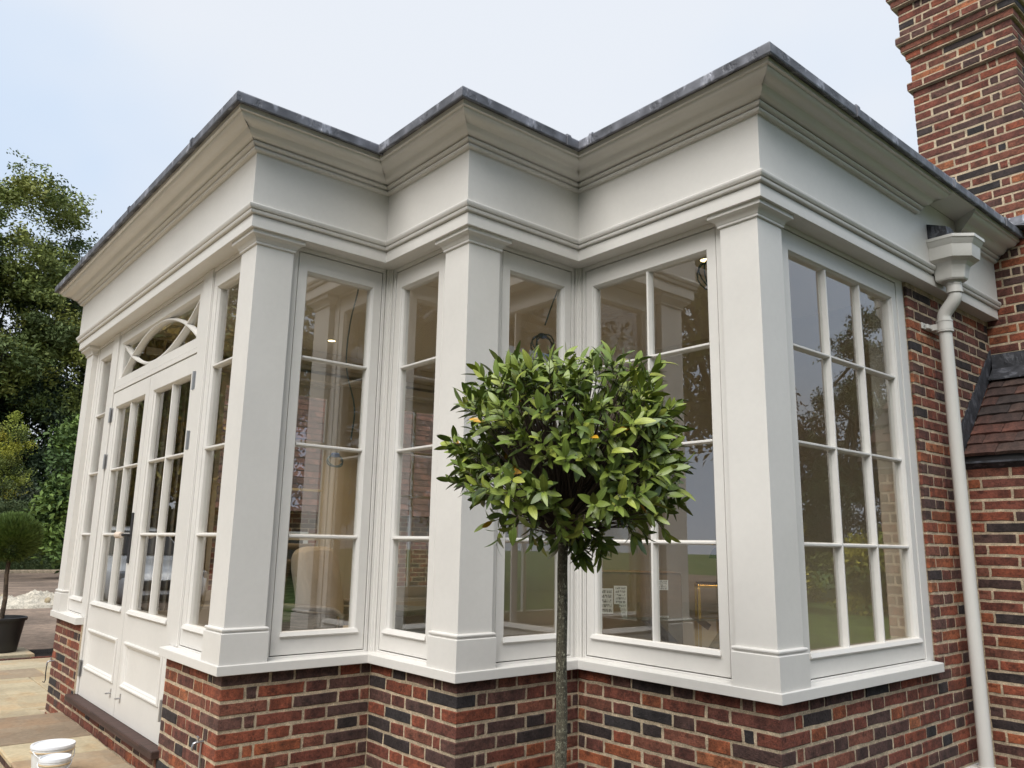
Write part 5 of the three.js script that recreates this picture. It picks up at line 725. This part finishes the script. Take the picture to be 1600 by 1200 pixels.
// ------------------------------------------------------------------ small things by the doors
M.plastic = new THREE.MeshStandardMaterial({ color: L(0.72, 0.74, 0.76), roughness: 0.35 });
M.lidInk = new THREE.MeshStandardMaterial({ color: L(0.74, 0.76, 0.80), roughness: 0.4 });
for (const [x, z, R, H, lb, tn] of [[-0.305, -1.22, 0.098, 0.150, 'larger white plastic tub with lid on the sandstone step', 0.4], [-0.362, -0.885, 0.066, 0.162, 'smaller white paint tub with smeared rim in front of the larger tub', -0.2]]) {
  const b = thing('plastic_tub', lb, 'bucket'); b.position.set(x, -0.589, z); b.rotation.y = tn;
  mesh('tub', lathe([[0, 0.002], [R * 0.80, 0.002], [R * 0.82, 0.006], [R * 0.95, H - 0.022], [R * 0.99, H - 0.021], [R * 0.99, H - 0.014], [R * 0.95, H - 0.012]], 40), M.plastic, b);
  mesh('lid', lathe([[R * 0.99, H - 0.013], [R * 1.02, H - 0.012], [R * 1.025, H - 0.004], [R * 1.01, H + 0.001], [R * 0.93, H + 0.001], [R * 0.91, H - 0.005], [0, H - 0.005]], 40), M.lidInk, b);
  if (R < 0.1) mesh('paint_smear', new THREE.TorusGeometry(R * 0.985, 0.0045, 6, 40, 4.4).rotateX(Math.PI / 2).translate(0, H - 0.026, 0), new THREE.MeshStandardMaterial({ color: L(0.55, 0.42, 0.27), roughness: 0.6 }), b);
  mesh('handle', tube(Array.from({ length: 19 }, (_, i) => { const a = i / 18 * Math.PI; return [Math.cos(a) * R * 1.05, H - 0.02 - Math.sin(a) * R * 0.62, Math.sin(a) * R * 0.95]; }), 0.0032, 0.0032, 6), M.plastic, b);
}
for (const [z, y, hose, lb] of [[-0.234, -0.30, false, 'chrome outdoor tap on the brick pier beneath the corner sill'], [-3.30, -0.31, true, 'outdoor tap with dark hanging tube on the far brick pier']]) {
  const t = thing('garden_tap', lb, 'tap'); t.position.set(X1 + BR, y, z); t.scale.setScalar(0.62);
  mesh('body', merge([tube([[0.01, 0, 0], [-0.05, 0, 0], [-0.066, -0.006, 0], [-0.072, -0.03, 0], [-0.072, -0.05, 0]], 0.010, 0.009, 12), tube([[-0.036, 0, 0], [-0.036, 0.032, 0]], 0.008, 0.008, 10)]), M.steel, t); mesh('lever', merge([tube([[-0.036, 0.034, -0.024], [-0.036, 0.034, 0.024]], 0.0065, 0.0065, 8)]), M.steel, t);
  mesh('pipe', hose ? tube([[-0.072, -0.05, 0], [-0.074, -0.12, 0.005], [-0.070, -0.21, 0.01], [-0.078, -0.235, 0.012], [-0.095, -0.225, 0.0]], 0.006, 0.006, 8) : tube([[-0.010, 0, 0], [-0.012, -0.05, 0], [-0.012, -0.44, 0]], 0.0075, 0.0075, 10), hose ? M.black : M.steel, t);
}
// ------------------------------------------------------------------ white car parked on the drive, seen in the door glass
{
  const c = thing('parked_car', 'white car parked on the drive, seen reflected in the doors', 'car'); c.position.set(-2.68, -0.742, -12.9); c.rotation.y = -0.10;   // front towards +z
  const paint = new THREE.MeshPhysicalMaterial({ color: L(0.80, 0.82, 0.84), roughness: 0.25, clearcoat: 1, clearcoatRoughness: 0.05 }), dark = new THREE.MeshStandardMaterial({ color: L(0.012, 0.014, 0.016), roughness: 0.08 });
  const secs = [[-2.15, 0.42, 0.90, 0.74], [-2.08, 0.30, 1.02, 0.82], [-1.6, 0.24, 1.05, 0.88], [-0.6, 0.22, 1.03, 0.90], [0.4, 0.22, 1.02, 0.90], [1.0, 0.22, 1.00, 0.89], [1.55, 0.24, 0.93, 0.87], [1.95, 0.26, 0.82, 0.80], [2.12, 0.34, 0.70, 0.68]];
  const ring = ([z, y0, y1, hw]) => { const pts = []; for (let i = 0; i < 20; i++) { const a = i / 20 * Math.PI * 2, cx = Math.cos(a), sy = Math.sin(a), k = Math.pow(Math.pow(Math.abs(cx), 5) + Math.pow(Math.abs(sy), 5), -0.2); pts.push([cx * k * hw, (y0 + y1) / 2 + sy * k * (y1 - y0) / 2, z]); } return pts; };
  mesh('body', skin(secs.map(ring), { capA: true, capB: true, crease: 1.0 }), paint, c);
  const cab = [[-2.0, 0.98, 0.80], [-1.75, 1.40, 0.70], [-1.4, 1.50, 0.66], [0.0, 1.52, 0.66], [0.35, 1.46, 0.66], [1.12, 0.99, 0.78]];
  mesh('roof', skin(cab.map(([z, y, hw]) => [[-0.80, 0.97, z], [-hw, y, z], [-hw * 0.8, y + 0.03, z], [hw * 0.8, y + 0.03, z], [hw, y, z], [0.80, 0.97, z]]), { capA: true, capB: true, crease: 0.5 }), paint, c);
  for (const s of [-1, 1]) { const P = [], sd = (y) => s * (lerp(0.80, 0.665, (y - 0.97) / 0.5) + 0.012); for (const [a, b, e, f] of [[-1.70, -0.72, -1.45, -0.72], [-0.64, 0.92, -0.64, 0.30]]) quad(P, [sd(1.03), 1.03, a], [sd(1.03), 1.03, b], [sd(1.42), 1.42, f], [sd(1.42), 1.42, e]); mesh('side_window', fromTris(P, null), dark, c); }
  { const P = []; quad(P, [-0.70, 1.03, 1.10], [0.70, 1.03, 1.10], [0.60, 1.45, 0.43], [-0.60, 1.45, 0.43]); mesh('windscreen', fromTris(P, null).translate(0, 0.02, 0.02), dark, c); }
  for (const s of [-1, 1]) for (const z of [-1.32, 1.36]) { const w = grp('wheel', c); w.position.set(s * 0.80, 0.33, z); mesh('tyre', new THREE.TorusGeometry(0.25, 0.085, 12, 32).rotateY(Math.PI / 2), M.black, w); mesh('rim', lathe([[0, 0.05], [0.06, 0.06], [0.18, 0.03], [0.20, 0.07], [0.20, -0.06], [0, -0.05]], 24).rotateZ(-s * Math.PI / 2), M.steel, w); mesh('wheel_arch', new THREE.CylinderGeometry(0.385, 0.385, 0.16, 28).rotateZ(Math.PI / 2).translate(s * 0.025, 0.02, 0), M.black, w); }
  for (const s of [-1, 1]) { const g = pad(0.34, 0.15, 0.16, 0.1, 6); g.translate(s * 0.60, 0.72, 1.98); mesh('headlight', g, new THREE.MeshStandardMaterial({ color: L(0.35, 0.37, 0.4), roughness: 0.1, metalness: 0.4 }), c); mesh('wing_mirror', pad(0.18, 0.13, 0.10, 0.1, 5).translate(s * 0.96, 1.03, 0.72), paint, c); }
  mesh('grille', pad(0.95, 0.17, 0.10, 0.05, 8).translate(0, 0.56, 2.10), M.black, c); mesh('lower_grille', pad(1.2, 0.11, 0.10, 0.05, 8).translate(0, 0.36, 2.08), M.black, c);
}

// ------------------------------------------------------------------ lift to the terrace level, shadows, render
for (const o of scene.children) if (!o.isLight || o.isPointLight || o.isSpotLight) o.position.y += LIFT;
camera.position.y += LIFT;
scene.traverse((o) => { if (o.isMesh) { o.castShadow = true; o.receiveShadow = true; } });
renderer.render(scene, camera);
